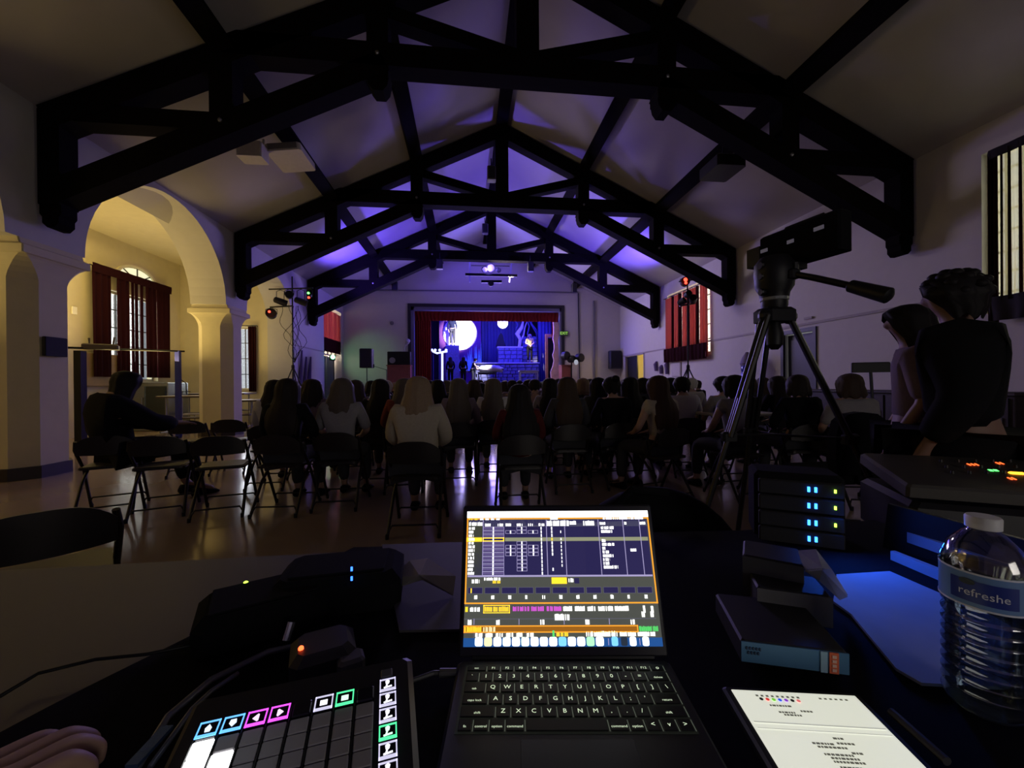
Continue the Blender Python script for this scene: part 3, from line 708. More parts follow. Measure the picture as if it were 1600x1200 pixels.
aud = [  # px, depth, hair, colour, top, yaw, label, options
 (425, 4.75, 'shoulder', 'dark', 'white', 0, 'spectator with dark hair and a white top, mostly behind the long-haired one in black', {}),
 (444, 3.85, 'long', 'dark', 'black', 3, 'spectator in black with long straight dark hair, left of the grey-shirted blonde', {}),
 (484, 5.3, 'curly', 'dark', 'mauve', 0, 'spectator with bushy dark hair in front of the light tower', {}),
 (530, 4.0, 'shoulder', 'ash', 'grey', 0, 'spectator with shoulder-length ash hair and a light grey shirt', dict(sleeve=.5)),
 (553, 5.6, 'shoulder', 'brown', 'mauve', -8, 'spectator with brown hair just right of the ash-haired one', {}),
 (578, 6.9, 'bob', 'black', 'dgrey', 0, 'small black-haired head below the green lit speaker', {}),
 (591, 4.9, 'long', 'black', 'black', 0, 'spectator in black with black hair between the grey shirt and the cream sweater', dict(wide=1.15)),
 (601, 6.6, 'short', 'pale', 'dgrey', 0, 'small pale-haired head above the black-haired spectator', {}),
 (629, 4.6, 'shoulder', 'ash', 'rust', -5, 'spectator in a rust red top half behind the cream sweater', {}),
 (649, 3.35, 'shoulder', 'blond', 'cream', 3, 'blonde woman in a wide cream sweater at the front centre left', dict(wide=1.3, puff=.012)),
 (682, 6.3, 'shoulder', 'black', 'black', 0, 'black-haired head to the right of the blonde in cream', {}),
 (696, 7.6, 'bob', 'ash', 'dgrey', 0, 'small light brown head behind the black-haired one', {}),
 (714, 4.9, 'long', 'ash', 'mauve', 0, 'spectator with long ash hair and a mauve grey top, below the stage front', dict(wide=1.05)),
 (739, 6.6, 'shoulder', 'brown', 'dgrey', 0, 'brown-haired head between the ash-haired pair', {}),
 (768, 5.2, 'long', 'ash', 'white', 6, 'spectator with long streaked light hair over a white top', dict(sleeve=.3)),
 (799, 8.2, 'short', 'dark', 'mauve', 0, 'short-haired spectator in mauve at the centre, far', dict(wide=1.1)),
 (808, 3.7, 'verylong', 'black', 'dred', 0, 'woman with very long black hair and dark red sleeves, in front of the laptop', dict(wide=1.15, scale=.94)),
 (823, 8.6, 'short', 'dark', 'dgrey', 0, 'short-haired spectator just right of the centre aisle, far', {}),
 (834, 7.2, 'short', 'dark', 'mauve', 0, 'short dark-haired spectator in a mauve shirt, right of the very long hair', dict(wide=1.1)),
 (857, 5.6, 'long', 'black', 'grey', 5, 'spectator with a black mane and a pale grey top left of the brown long hair', {}),
 (872, 6.6, 'short', 'dark', 'mauve', -10, 'short-haired spectator in mauve behind the long brown hair', {}),
 (884, 4.55, 'long', 'brown', 'dgrey', 0, 'spectator with long brown hair falling in strands, on a chair right of the aisle', {}),
 (909, 5.9, 'bob', 'blond', 'dgrey', 0, 'spectator with a smooth blond bob right of the long brown hair', {}),
 (921, 7.4, 'short', 'dark', 'dgrey', 0, 'small dark head above the blond bob', {}),
 (933, 5.3, 'long', 'black', 'dgrey', 0, 'spectator with long black hair between the blond bob and the dark bun', {}),
 (955, 4.7, 'bun', 'black', 'black', -8, 'broad spectator in black with a dark bun and one ear lit', dict(wide=1.2)),
 (983, 5.2, 'long', 'black', 'black', 0, 'spectator in black with long dark hair before the black door', {}),
 (1003, 6.2, 'bob', 'dark', 'dgrey', 0, 'dark head beside the yellow strip of light', {}),
 (1028, 4.1, 'long', 'auburn', 'cream', -18, 'woman with long auburn hair in a cream top, turned to the left', dict(sleeve=.3)),
 (1047, 6.3, 'bob', 'black', 'dgrey', 0, 'black-haired head just right of the auburn hair', {}),
 (1064, 5.2, 'short', 'black', 'white', 8, 'short black-haired spectator in a white shirt, shoulders hunched', dict(sleeve=.5)),
 (1079, 7.1, 'short', 'white', 'white', 15, 'white-haired spectator in a white shirt at the foot of the right light stand', dict(sleeve=.5)),
 (1129, 5.0, 'short', 'black', 'grey', 0, 'dark short-haired man in a grey shirt left of the tripod', dict(wide=1.15, sleeve=.5)),
 (1147, 4.15, 'bob', 'black', 'grey', -6, 'spectator with a black bob and pale shirt behind the left tripod leg', dict(sleeve=.3)),
 (1170, 6.3, 'bob', 'brown', 'dgrey', 0, 'brown head seen between the tripod legs on the left', {}),
 (1192, 7.2, 'shoulder', 'brown', 'brown', 0, 'brown-haired spectator straight behind the tripod', {}),
 (1215, 5.3, 'long', 'dark', 'black', 0, 'long dark-haired spectator behind the tripod, in front of the blue door', {}),
 (1246, 4.35, 'bob', 'dark', 'black', 10, 'spectator with glasses and a dark bob right of the tripod centre', {}),
 (1328, 3.9, 'bob', 'brown', 'grey', 12, 'spectator with a brown bob and grey shirt under the small monitor', dict(wide=1.15, sleeve=.6)),
]
for px, D, h, hc, tp, yaw, lab, kw in aud:
    x, y = seat_at(px, D); x += .02
    rz = math.radians(-yaw)
    sc_ = {'A': 1}.get('B', 1.0)
    person((x, y, 0), rz, 'sit', h, hc, tp, lab, **kw)
    if D < 6.0: chair(x, y-.02, rz, ' '.join(('folding chair under the '+lab.split(',')[0].replace('spectator', 'one')).split()[:15]))
# far rows
rnd = random.Random(3); n = 0
MARKS = [(583, 'the green-lit loudspeaker'), (605, 'the microphone stand'), (642, 'the left red-brown cabinet'), (668, 'the left stage curtain'), (690, 'the lit arch'), (710, 'the left seated performer'), (732, 'the right dark performer'), (755, 'the head of the figure in white'), (780, 'the globe lamp'), (812, 'the stone parapet'), (842, 'the soloist'), (872, 'the orange door frame'), (896, 'the right red-brown cabinet'), (925, 'the dark conduit'), (948, 'the grey conduit'), (975, 'the wall loudspeaker'), (998, 'the black door'), (1018, 'the yellow strip of light'), (1050, 'the violet cloths'), (1085, 'the right light stand'), (2000, 'the bare wall right of the stand')]
far_lab = {'dark': 'small dark-haired head in the far rows below the stage', 'brown': 'small brown-haired head in the far rows below the stage', 'ash': 'small light brown head in the far rows below the stage', 'blond': 'small blond head in the far rows below the stage'}
for D, a, b, st in ((9.6, 560, 1120, 38), (10.9, 552, 1070, 33), (12.3, 560, 1020, 29), (13.6, 575, 985, 26.5)):
    px = a
    while px < b:
        q = px+rnd.uniform(-2, 2); px += st
        if 812-(0) < q < 822 and D < 11: continue
        x, y = seat_at(q, D+rnd.uniform(-.12, .12)); hc = rnd.choice(['dark', 'dark', 'brown', 'ash', 'blond', 'dark']); hs = rnd.choice(['long', 'bob', 'short', 'shoulder'])
        mark = next(m_ for lim, m_ in MARKS if q < lim)
        person((x, y, 0), rnd.uniform(-.2, .2), 'sit', hs, hc, rnd.choice(['dgrey', 'mauve', 'grey', 'black', 'brown']),
               '%s %s-haired head in the %s row, below %s' % (dict(long='long', bob='bobbed', short='short', shoulder='shoulder-length')[hs], dict(dark='dark', brown='brown', ash='light brown', blond='blond')[hc], {9.6: 'fourth last', 10.9: 'third last', 12.3: 'second last', 13.6: 'last'}[D], mark), group='far rows, '+hc+' hair', scale=rnd.uniform(.94, 1.03), sleeve=1.)
# the lone figure in black at the left, in profile towards the right
x, y = -3.40, 4.30
person((x, y, 0), math.radians(-34), 'lounge', 'hood', 'black', 'black', 'lone figure all in black slouching sideways on a chair at the left', pants='black', wide=1.45, puff=.035, skin=SKIN2, scale=1.1)
chair(x-.03, y-.04, math.radians(24), 'dark folding chair under the lone figure in black')
for px, py, rz, lab, sc_ in ((338, 812, 14, 'empty folding chair with its back to the camera, left of the audience', 1), (243, 812, 20, 'empty folding chair just right of the lone figure in black', 1), (354, 743, 8, 'empty folding chair standing behind the first empty one, by the second pillar', 1), (289, 746, 12, 'empty folding chair in the second row by the aisle tables, low back', 1)):
    p = P(px, py, Z=0); r_ = math.radians(rz); chair(p.x-.245*math.sin(r_), p.y+.245*math.cos(r_), r_, lab)
p = P(45, 1110, Z=0); chair(-1.69, 1.79, math.radians(40), 'black chair back rising behind the pale table at the bottom left')
# ---------------------------------------------------------------- stage
YS = YF
stage_fl = mat('stage_boards', (.10, .08, .08), .5, noise=.3, scale=6)
struct('floor_stage', MB().bbox((-4.2, YS+.02, .0), (6.2, 23.6, 1.15)), stage_fl)
box_m = mat('stage_black_masking', (.012, .012, .02), .9)
struct('wall_stage', MB().bbox((-4.3, 23.5, 1.1), (6.3, 23.6, 5.6)).bbox((-4.3, YS+.3, 1.1), (-4.2, 23.6, 5.6)).bbox((6.2, YS+.3, 1.1), (6.3, 23.6, 5.6)), box_m)
struct('ceiling_stage', MB().bbox((-4.3, YS+.3, 5.5), (6.3, 23.6, 5.6)), box_m)
pf = mat('proscenium_paint', (.015, .014, .02), .5)
struct('trim_5', MB().bbox((PX0-.14, YS-.06, PZ0), (PX0, YS+.02, PZ1+.14)).bbox((PX1, YS-.06, PZ0), (PX1+.14, YS+.02, PZ1+.14)).bbox((PX0, YS-.06, PZ1), (PX1, YS+.02, PZ1+.14)), pf)
bl = mat('proscenium_reveal', (.16, .15, .22), .7)
struct('trim_6', MB().bbox((PX0, YS, PZ0), (PX0+.14, YS+.3, PZ1)).bbox((PX1-.08, YS, PZ0), (PX1, YS+.3, PZ1)).bbox((PX0, YS, PZ1-.16), (PX1, YS+.3, PZ1)), bl)
t = thing('stage_curtain', 'dark red velvet curtain drawn to the left of the stage opening', 'curtain', (-2.2, YS+.4, PZ0)); curtain('drape', t, 'y', YS+.42, -2.46, -1.72, PZ0, 4.5, 7, .05, red_velvet, 81)
t = thing('stage_valance', 'dark red velvet valance across the top of the stage opening', 'valance', (1, YS+.34, 4.2)); curtain('valance_cloth', t, 'y', YS+.36, -2.46, 4.5, 4.22, 4.70, 40, .035, red_velvet, 82)
t = thing('stage_curtain', 'sliver of red velvet curtain at the right of the stage opening', 'curtain', (4.3, YS+.4, PZ0)); curtain('drape', t, 'y', YS+.44, 4.2, 4.48, 3.3, 4.5, 3, .04, red_velvet, 83)
blue_c = mat('blue_stage_curtain', (.06, .06, .15), .9)
t = thing('backdrop_curtain', 'blue pleated curtain hanging at the middle back of the stage', 'curtain', (1.2, 22.9, PZ0)); curtain('drape', t, 'y', 22.9, .35, 3.3, PZ0, 5.2, 16, .07, blue_c, 84)
t = thing('backdrop_curtain', 'blue pleated curtain behind the door frame at the right of the stage', 'curtain', (4.6, 21.6, PZ0)); curtain('drape', t, 'y', 21.7, 3.9, 5.6, PZ0, 5.2, 9, .07, blue_c, 85)
# painted cloth with the big moon
Yb = 22.35
cloth_p = mat('painted_purple_cloth', (.12, .03, .14), .9, noise=.5, scale=2)
a, b = P(686, 490, Y=Yb), P(752, 576, Y=Yb)
t = thing('painted_backdrop', 'painted purple backdrop with a huge white moon at the left of the stage', 'backdrop', ((a.x+b.x)/2, Yb, PZ0))
obj('cloth', MB().bbox((a.x, Yb, PZ0), (b.x, Yb+.03, a.z+.4)), cloth_p, t)
moon_m = mat('moon_white', (.95, .93, .9), .9, noise=.03)
def disc(m, c, r, y0, y1, n=32, sx=1): return m.prism([(c.x+r*sx*math.cos(2*PI*k/n), c.z+r*math.sin(2*PI*k/n)) for k in range(n)], 'y', y0, y1)
c = P(719, 521, Y=Yb); r = 26/621*22.4
obj('moon', disc(MB(), c, r, Yb-.04, Yb), moon_m, t)
grass = mat('painted_grass', (.25, .75, .7), .9, noise=.5, scale=6)
m = MB()
for k in range(40):
    q = P(712+k*.98+random.uniform(-1, 1), 573-random.uniform(10, 36)*(.35+k/45), Y=Yb); m.prism([(q.x-.05, 1.9), (q.x+.05, 1.9), (q.x+random.uniform(-.05, .05), q.z)], 'y', Yb-.06-.0005*k, Yb-.045-.0005*k)
tag(obj('painted_reeds', m, grass, t), kind='stuff')
# dark branch figure before the moon
# performers
def st(px, py_feet, Y): p = P(px, py_feet, Y=Y); return p
PLAT = P(790, 567, Y=21.4).z
stone = mat('painted_stone', (.13, .13, .24), .8, noise=.6, scale=9)
sx0, sx1 = P(742, 560, Y=21.0).x, P(842, 560, Y=21.0).x
t = thing('stone_platform', 'painted stone platform across the middle of the stage with a lit top edge', 'platform', ((sx0+sx1)/2, 21.5, PZ0))
obj('core', MB().bbox((sx0, 21.02, PZ0), (sx1, 22.2, PLAT-.05)), mat('platform_core', (.05, .05, .09), .8), t)
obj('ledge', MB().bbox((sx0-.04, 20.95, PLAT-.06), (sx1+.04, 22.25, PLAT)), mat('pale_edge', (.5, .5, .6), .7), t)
rr = random.Random(4); z = PZ0+.02; me_st = None
while z < PLAT-.12:
    h_ = .17; x = sx0+rr.uniform(0, .1)
    while x < sx1-.1:
        w = rr.uniform(.2, .42); w = min(w, sx1-x); obj('stone', MB().cbox((x+w/2, 21.0, z+h_/2), (w-.03, .06+rr.uniform(0, .03), h_-.03), .014), stone, t); x += w
    z += h_
bx0, bx1 = P(778, 550, Y=21.5).x, P(816, 550, Y=21.5).x; bz = P(795, 543, Y=21.5).z
t = thing('stone_parapet', 'small painted stone wall standing on the platform behind the moonlit table', 'wall block', ((bx0+bx1)/2, 21.5, PLAT))
obj('core', MB().bbox((bx0, 21.45, PLAT), (bx1, 21.75, bz)), mat('platform_core', (.05, .05, .09), .8), t)
z = PLAT+.01
while z < bz-.1:
    x = bx0
    while x < bx1-.05:
        w = min(rr.uniform(.22, .4), bx1-x); obj('stone', MB().cbox((x+w/2, 21.43, z+.11), (w-.03, .06, .19), .012), stone, t); x += w
    z += .22
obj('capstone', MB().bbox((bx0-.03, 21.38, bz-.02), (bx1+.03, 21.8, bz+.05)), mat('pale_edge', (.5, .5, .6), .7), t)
cx_, cz_ = P(783, 543, Y=21.6), P(783, 520, Y=21.6).z
t = tag(obj('hooded_silhouette', MB().prism([(cx_.x-.30, bz+.05), (cx_.x-.22, bz+.35), (cx_.x-.12, cz_-.15), (cx_.x, cz_), (cx_.x+.10, cz_-.12), (cx_.x+.16, bz+.4), (cx_.x+.27, bz+.05)], 'y', 21.6, 21.63), mat('cutout_black', (.005, .005, .01), .9)), 'dark hooded cut-out figure behind the painted stone wall', 'prop')
# hanging globe
g = P(785.5, 505, Y=20.6)
t = thing('globe_lamp', 'glowing white globe hanging over the middle of the stage', 'lamp', (g.x, g.y, g.z-.28), None)
obj('globe', MB().ball(g, .27, 24, 14), mat('globe_glow', (1, 1, .95), .5, emit=(1, .98, .85), strength=5, noise=0), t, smooth='all')
obj('cord', MB().tube([(g.x, g.y, g.z+.26), (g.x, g.y, 5.5)], .012, 6), black, t)
obj('cap', MB().lathe([(.06, 0), (.07, .03), (.02, .06)], (g.x, g.y, g.z+.25), 12), black, t)
# twisted dead tree
t = thing('dead_tree', 'pale twisted dead tree prop at the right of the stage', 'tree', tuple(P(818, 560, Y=21.9)))
tp = lambda x, y, o_=0: P(x, y, Y=21.9+o_)
pale = mat('tree_pale', (.55, .5, .42), .8, noise=.3)
obj('trunk', MB().tube([tp(812, 562), tp(811, 545), tp(813, 530), tp(808, 522), tp(815, 512), tp(818, 500)], [.11, .09, .10, .13, .10, .04], 8), pale, t, smooth='all')
for pts, mm in (([(812, 535), (818, 524), (820, 512), (824, 500)], 'a'), ([(826, 500), (832, 508), (838, 515), (842, 528)], 'b'), ([(822, 497), (827, 510), (824, 522), (830, 532)], 'b'), ([(835, 497), (829, 505), (838, 520), (840, 538)], 'b'), ([(804, 498), (809, 508), (806, 516)], 'b')):
    obj('branch', MB().tube([tp(x, y, .1) for x, y in pts], [.06, .045, .04, .02][:len(pts)], 6), pale if mm == 'a' else blue_c, t, smooth='all')
tag(t, kind=None)
# tower panel behind the soloist
q0, q1 = P(817, 526, Y=21.9), P(842, 580, Y=21.9)
tw = thing('stone_tower', 'blue lit painted stone tower behind the soloist', 'scenery', ((q0.x+q1.x)/2, 22.3, PLAT))
obj('core', MB().bbox((q0.x, 22.26, PLAT), (q1.x, 22.6, q0.z)), mat('platform_core', (.05, .05, .09), .8), tw)
z = PLAT+.01
while z < q0.z-.1:
    x = q0.x
    while x < q1.x-.05:
        w = min(rr.uniform(.22, .4), q1.x-x); obj('stone', MB().cbox((x+w/2, 22.24, z+.11), (w-.03, .06, .19), .012), stone, tw); x += w
    z += .22
# soloist
s = P(828, 577, Y=21.15)
person((s.x, s.y, PLAT), PI, 'stand_clasp', 'long', 'pale', 'yellow', 'fair-haired soloist in a yellow top standing on the platform at the right', sleeve=.3, pants='black', group='performers on stage', scale=.92)
# trestle table before her
def stage_table(x0, x1, y, zt, label, name='trestle_table', cloth=None, d=.6, mm=None):
    t = thing(name, label, 'table', ((x0+x1)/2, y, PZ0)); mm = mm or mat('grey_blue_paint', (.3, .3, .36), .6)
    obj('table_top', MB().bbox((x0, y-d/2, zt-.05), (x1, y+d/2, zt)), mm, t)
    for xx in (x0+.06, x1-.06):
        for yy in (y-d/2+.05, y+d/2-.05): obj('leg', MB().bbox((xx-.025, yy-.025, PZ0), (xx+.025, yy+.025, zt-.05)), mm, t)
    obj('apron', MB().bbox((x0+.05, y-d/2+.03, zt-.14), (x1-.05, y-d/2+.05, zt-.05)), mm, t)
    return t
e0, e1 = P(811, 579, Y=20.0), P(841, 579, Y=20.0); stage_table(e0.x, e1.x, 20.1, e0.z, 'narrow table with pale legs standing in front of the soloist')
e0, e1 = P(746, 581, Y=20.4), P(776, 581, Y=20.4); stage_table(e0.x, e1.x, 20.4, e0.z, 'dark bed-like table carrying the figure in white at stage centre', 'low_table', mm=mat('dark_table', (.03, .03, .05), .6))
lp = person(((e0.x+e1.x)/2+.05, 20.4, e0.z), 0, 'lie', None, 'dark', 'white', 'person in a white gown lying on the table at stage centre', group='performers on stage', pants='white', puff=.03, scale=.9)
g_ = MB().tube([(-.50, 0, .12), (-.35, 0, .15), (.0, 0, .16), (.35, 0, .19), (.62, 0, .14), (.84, 0, .08)], [.12, .20, .22, .20, .18, .15], 14)
g_ = add_part('gown', mesh_from('gown', g_, Vector((0, 0, 0))), TOP['white'], lp)
for p_ in g_.data.polygons: p_.use_smooth = True
# someone bending over
bp = P(737, 590, Y=20.6)
person((bp.x+.05, 20.85, PZ0), -PI/2, 'stand_lean', 'short', 'black', 'navy', 'dark figure bending over the person in white', group='performers on stage', sleeve=.3, scale=.84)
for px, lab in ((704, 'dark long-haired performer on the left of the seated pair on stage'), (724, 'dark long-haired performer on the right of the seated pair on stage')):
    q = P(px, 590, Y=19.9); person((q.x, 20.0, PZ0), math.radians(25 if px < 710 else -25), 'stand', 'long', 'dark', 'black', lab, group='performers on stage', pants='black', scale=.83)
# tall figure before the moon
q = P(707, 541, Y=22.05)
pl = thing('rostrum', 'dark block under the tall figure before the moon', 'rostrum', (q.x, 22.05, PZ0))
obj('block', MB().bbox((q.x-.36, 21.8, PZ0), (q.x+.36, 22.3, q.z)), mat('rostrum_paint', (.1, .09, .16), .8, noise=.5), pl)
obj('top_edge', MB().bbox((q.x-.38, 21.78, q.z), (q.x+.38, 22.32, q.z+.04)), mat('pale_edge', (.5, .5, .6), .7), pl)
person((q.x, 22.05, q.z+.04), PI, 'stand', 'short', 'black', 'navy', 'tall dark-suited figure standing on a block before the moon', group='performers on stage', pants='dgrey', scale=.96)
# lantern table at left
q0 = P(676, 549, Y=20.9); q1 = P(699, 549, Y=20.9)
t = thing('lamp_arch', 'white lit arch stand with round lamps at the left of the stage', 'stand', ((q0.x+q1.x)/2, 20.9, PZ0))
glow = mat('tube_glow', (.8, .85, 1), .5, emit=(.55, .6, 1), strength=1.6, noise=0)
obj('crossbar', MB().tube([q0, P(683, 552, Y=20.9), P(692, 550, Y=20.9), q1], .05, 8), glow, t, smooth='all')
obj('glow_post', MB().tube([P(691, 550, Y=20.9), (P(691, 590, Y=20.9).x, 20.9, PZ0)], .055, 10), glow, t, smooth='all')
for x in (677, 686): obj('thin_post', MB().tube([P(x, 550, Y=20.9), (P(x, 590, Y=20.9).x, 20.9, PZ0)], .02, 8), blue_c, t)
for x in (675, 680, 687, 697): obj('lamp_ball', MB().ball(P(x, 547, Y=20.85), .07, 10, 7), glow, t, smooth='all')
# orange door frame at right
q0, q1 = P(852, 527, Y=20.0), P(872, 590, Y=20.0); q2 = P(870, 527, Y=20.0)
wd = mat('orange_wood', (.55, .26, .12), .6, noise=.3)
t = thing('door_frame', 'bare orange wooden door frame at the right edge of the stage', 'door frame', ((q0.x+q2.x)/2, 20, PZ0))
obj('jamb', MB().bbox((q0.x, 19.94, PZ0), (q0.x+.12, 20.06, q0.z)), wd, t); obj('jamb', MB().bbox((q2.x-.05, 19.94, PZ0), (q2.x+.07, 20.06, q0.z)), wd, t)
obj('lintel', MB().bbox((q0.x, 19.93, q0.z), (q2.x+.07, 20.07, q0.z+.16)), wd, t)
obj('door_leaf', MB().bbox((q0.x+.14, 20.1, PZ0), (q2.x-.06, 20.14, q0.z-.03)), mat('cutout_black', (.005, .005, .01), .9), t)
# torn rock strip
m = MB(); rr = random.Random(9)
L = []; R_ = []
for k in range(12):
    z = 1.2+k*.27; L.append((4.22+rr.uniform(-.06, .06)-(.10 if k < 4 else 0), z)); R_.append((4.48+rr.uniform(-.03, .02), z))
m.prism(L+R_[::-1], 'y', YS+.14, YS+.24)
tag(obj('rock_flat', m, mat('rock_paint', (.62, .40, .42), .9, noise=.5, scale=4)), 'pinkish rock-shaped scenery flat at the right side of the opening', 'scenery')
# ---------------------------------------------------------------- things in the house
led = lambda n, c, s: mat('led_'+n, c, .5, emit=c, strength=s, noise=0)
# pale ceiling-hung boxes by the nearest truss
pan = mat('pale_panel', (.62, .58, .50), .6)
c0 = P(455, 246, D=7.6)
t = thing('ceiling_projector', 'pale flat box with a sloping front hung beside the left purlin', 'projector', tuple(c0))
obj('housing', MB().cbox(c0, (.62, .75, .16), .03, (0, -.12, 0)), pan, t); obj('front_grille', MB().box(c0+Vector((0, -.38, 0)), (.5, .02, .10), (0, -.12, 0)), mat('grille_grey', (.2, .19, .18), .6), t)
obj('bracket', MB().tube([c0+Vector((-.1, .1, .05)), c0+Vector((-.05, .1, .6))], .02, 8), pan, t)
c0 = P(395, 238, D=7.1)
t = thing('ceiling_box', 'small pale upright box under the nearest truss at the left', 'box', tuple(c0)); obj('housing', MB().cbox(c0, (.42, .3, .28), .02), pan, t); obj('cable_gland', MB().lathe([(.02, 0), (.02, .1)], c0+Vector((.18, 0, .14)), 8), pan, t)
c0 = P(1128, 262, D=7.4)
t = thing('ceiling_projector', 'black box hung beside the right purlin', 'projector', tuple(c0)); obj('housing', MB().cbox(c0, (.55, .6, .22), .03), black, t); obj('lens', MB().lathe([(.05, 0), (.06, .04), (.04, .05)], c0+Vector((0, .3, 0)), 14, (-PI/2, 0, 0)), black, t); obj('bracket', MB().tube([c0, c0+Vector((.05, 0, .5))], .02, 8), black, t)
# small hanging speakers
for px, py, Y, lab, cc in ((687, 413, 14.6, 'small black speaker hanging left of centre from the farthest truss', black), (829, 417, 14.6, 'small black speaker hanging right of centre from the farthest truss', black), (617, 447, 16.5, 'small black speaker under the roof, left of the stage opening', black), (897, 450, 16.5, 'small black speaker under the roof, right of the stage opening', black), (768, 272, 10.2, 'small box speaker on the king post of the second truss', mat('box_grey', (.10, .09, .10), .6)), (758, 358, 14.7, 'small box speaker on the king post of the farthest truss', mat('box_grey', (.10, .09, .10), .6))):
    c = P(px, py, Y=Y); t = thing('hanging_speaker', lab, 'speaker', tuple(c), 'speakers hung in the roof')
    obj('cabinet', MB().cbox(c, (.22, .2, .36), .02), cc, t); obj('grille', MB().box(c+Vector((0, -.105, 0)), (.17, .012, .3)), mat('speaker_grille', (.012, .012, .014), .8), t); obj('bracket', MB().tube([c+Vector((0, .05, .15)), c+Vector((0, .1, .45))], .015, 6), black, t)
# lighting bar hung from the roof before the stage
a, b = P(727, 429, Y=16.2), P(808, 431, Y=16.2)
t = thing('lighting_bar', 'dark bar with lamps hung on pale straps before the stage', 'lighting bar', tuple((a+b)/2))
obj('bar', MB().beam(a, b, .10, .10), blackm, t)
stp = mat('pale_strap', (.4, .38, .55), .5)
for p0, p1 in ((734, 734), (796, 800)):
    obj('strap', MB().beam(P(p0, 441, Y=16.2), P(p1, 408, Y=16.2), .05, .05), stp, t)
obj('lower_bar', MB().beam(P(752, 440, Y=16.1), P(784, 440, Y=16.1), .09, .10), blackm, t)
for x, y, r in ((757, 421, .12), (767, 418, .17), (767, 443, .12), (779, 422, .10)):
    c = P(x, y, Y=16.2); obj('lamp', MB().lathe([(r*.6, -.16), (r, -.08), (r, .1), (r*.8, .14)], c, 14, (PI*.6, 0, 0)), black if y > 430 else mat('box_grey', (.10, .09, .10), .6), t, smooth=True)
obj('cross_wire', MB().beam(P(736, 415, Y=16.3), P(796, 416, Y=16.3), .03, .03), black, t)
# track and conduits on the stage wall
cond = mat('wall_conduit', (.16, .155, .18), .6)
tag(obj('curtain_track', MB().tube([P(541, 453, Y=YF-.08), P(770, 455, Y=YF-.08), P(903, 457, Y=YF-.08)], .035, 8), cond), 'thin horizontal pipe high on the stage wall, just under the gable', 'pipe')
tag(obj('conduit', MB().tube([P(903.5, 458, Y=YF-.05), P(906, 600, Y=YF-.05)], .03, 8), mat('conduit_dark', (.03, .03, .04), .6)), 'dark thin conduit going down the wall right of the stage', 'conduit')
tag(obj('conduit', MB().tube([P(928, 470, Y=YF-.05), P(929, 572, Y=YF-.05), P(930, 600, Y=YF-.05)], .05, 8), cond), 'thicker grey conduit going down the wall right of the stage', 'conduit')
c = P(612.5, 505, Y=YF-.03); tag(obj('round_vent', MB().lathe([(.09, 0), (.09, .04), (.05, .05)], c, 14, (PI/2, 0, 0)), cond), 'small round cover on the wall left of the stage', 'wall cover')
# speakers
def pa_speaker(px, y0, y1, Y, label, stand=True):
    a, b = P(px-9.5, y1, Y=Y), P(px+9.5, y0, Y=Y); c = (a+b)/2
    t = thing('loudspeaker', label, 'speaker', (c.x, Y, a.z), None)
    obj('cabinet', MB().cbox(c, (b.x-a.x, .42, b.z-a.z), .03), black, t); obj('grille', MB().box(c+Vector((0, -.215, 0)), ((b.x-a.x)*.86, .012, (b.z-a.z)*.9)), mat('speaker_grille', (.012, .012, .014), .8), t)
    if stand:
        s = thing('speaker_stand', 'tripod stand under the '+label, 'speaker stand', (c.x, Y, 0)); obj('pole', MB().tube([(c.x, Y, .2), (c.x, Y, a.z)], .018, 8), blackm, s)
        for k in range(3): q = 2*PI*k/3+.3; obj('leg', MB().tube([(c.x, Y, .75), (c.x+.5*math.cos(q), Y+.5*math.sin(q), .02)], .014, 6), blackm, s)
pa_speaker(573, 545, 575, 16.2, 'black loudspeaker standing left of the stage')
a, b = P(952, 576, Y=YF-.2), P(969, 548, Y=YF-.2); c = (a+b)/2
t = thing('loudspeaker', 'grey-black loudspeaker fixed to the wall right of the stage', 'speaker', tuple(c)); obj('cabinet', MB().cbox(c, (b.x-a.x, .35, b.z-a.z), .03), mat('speaker_wall', (.03, .032, .045), .7), t); obj('grille', MB().box(c+Vector((0, -.18, 0)), ((b.x-a.x)*.86, .012, (b.z-a.z)*.88)), mat('speaker_grille', (.012, .012, .014), .8), t)
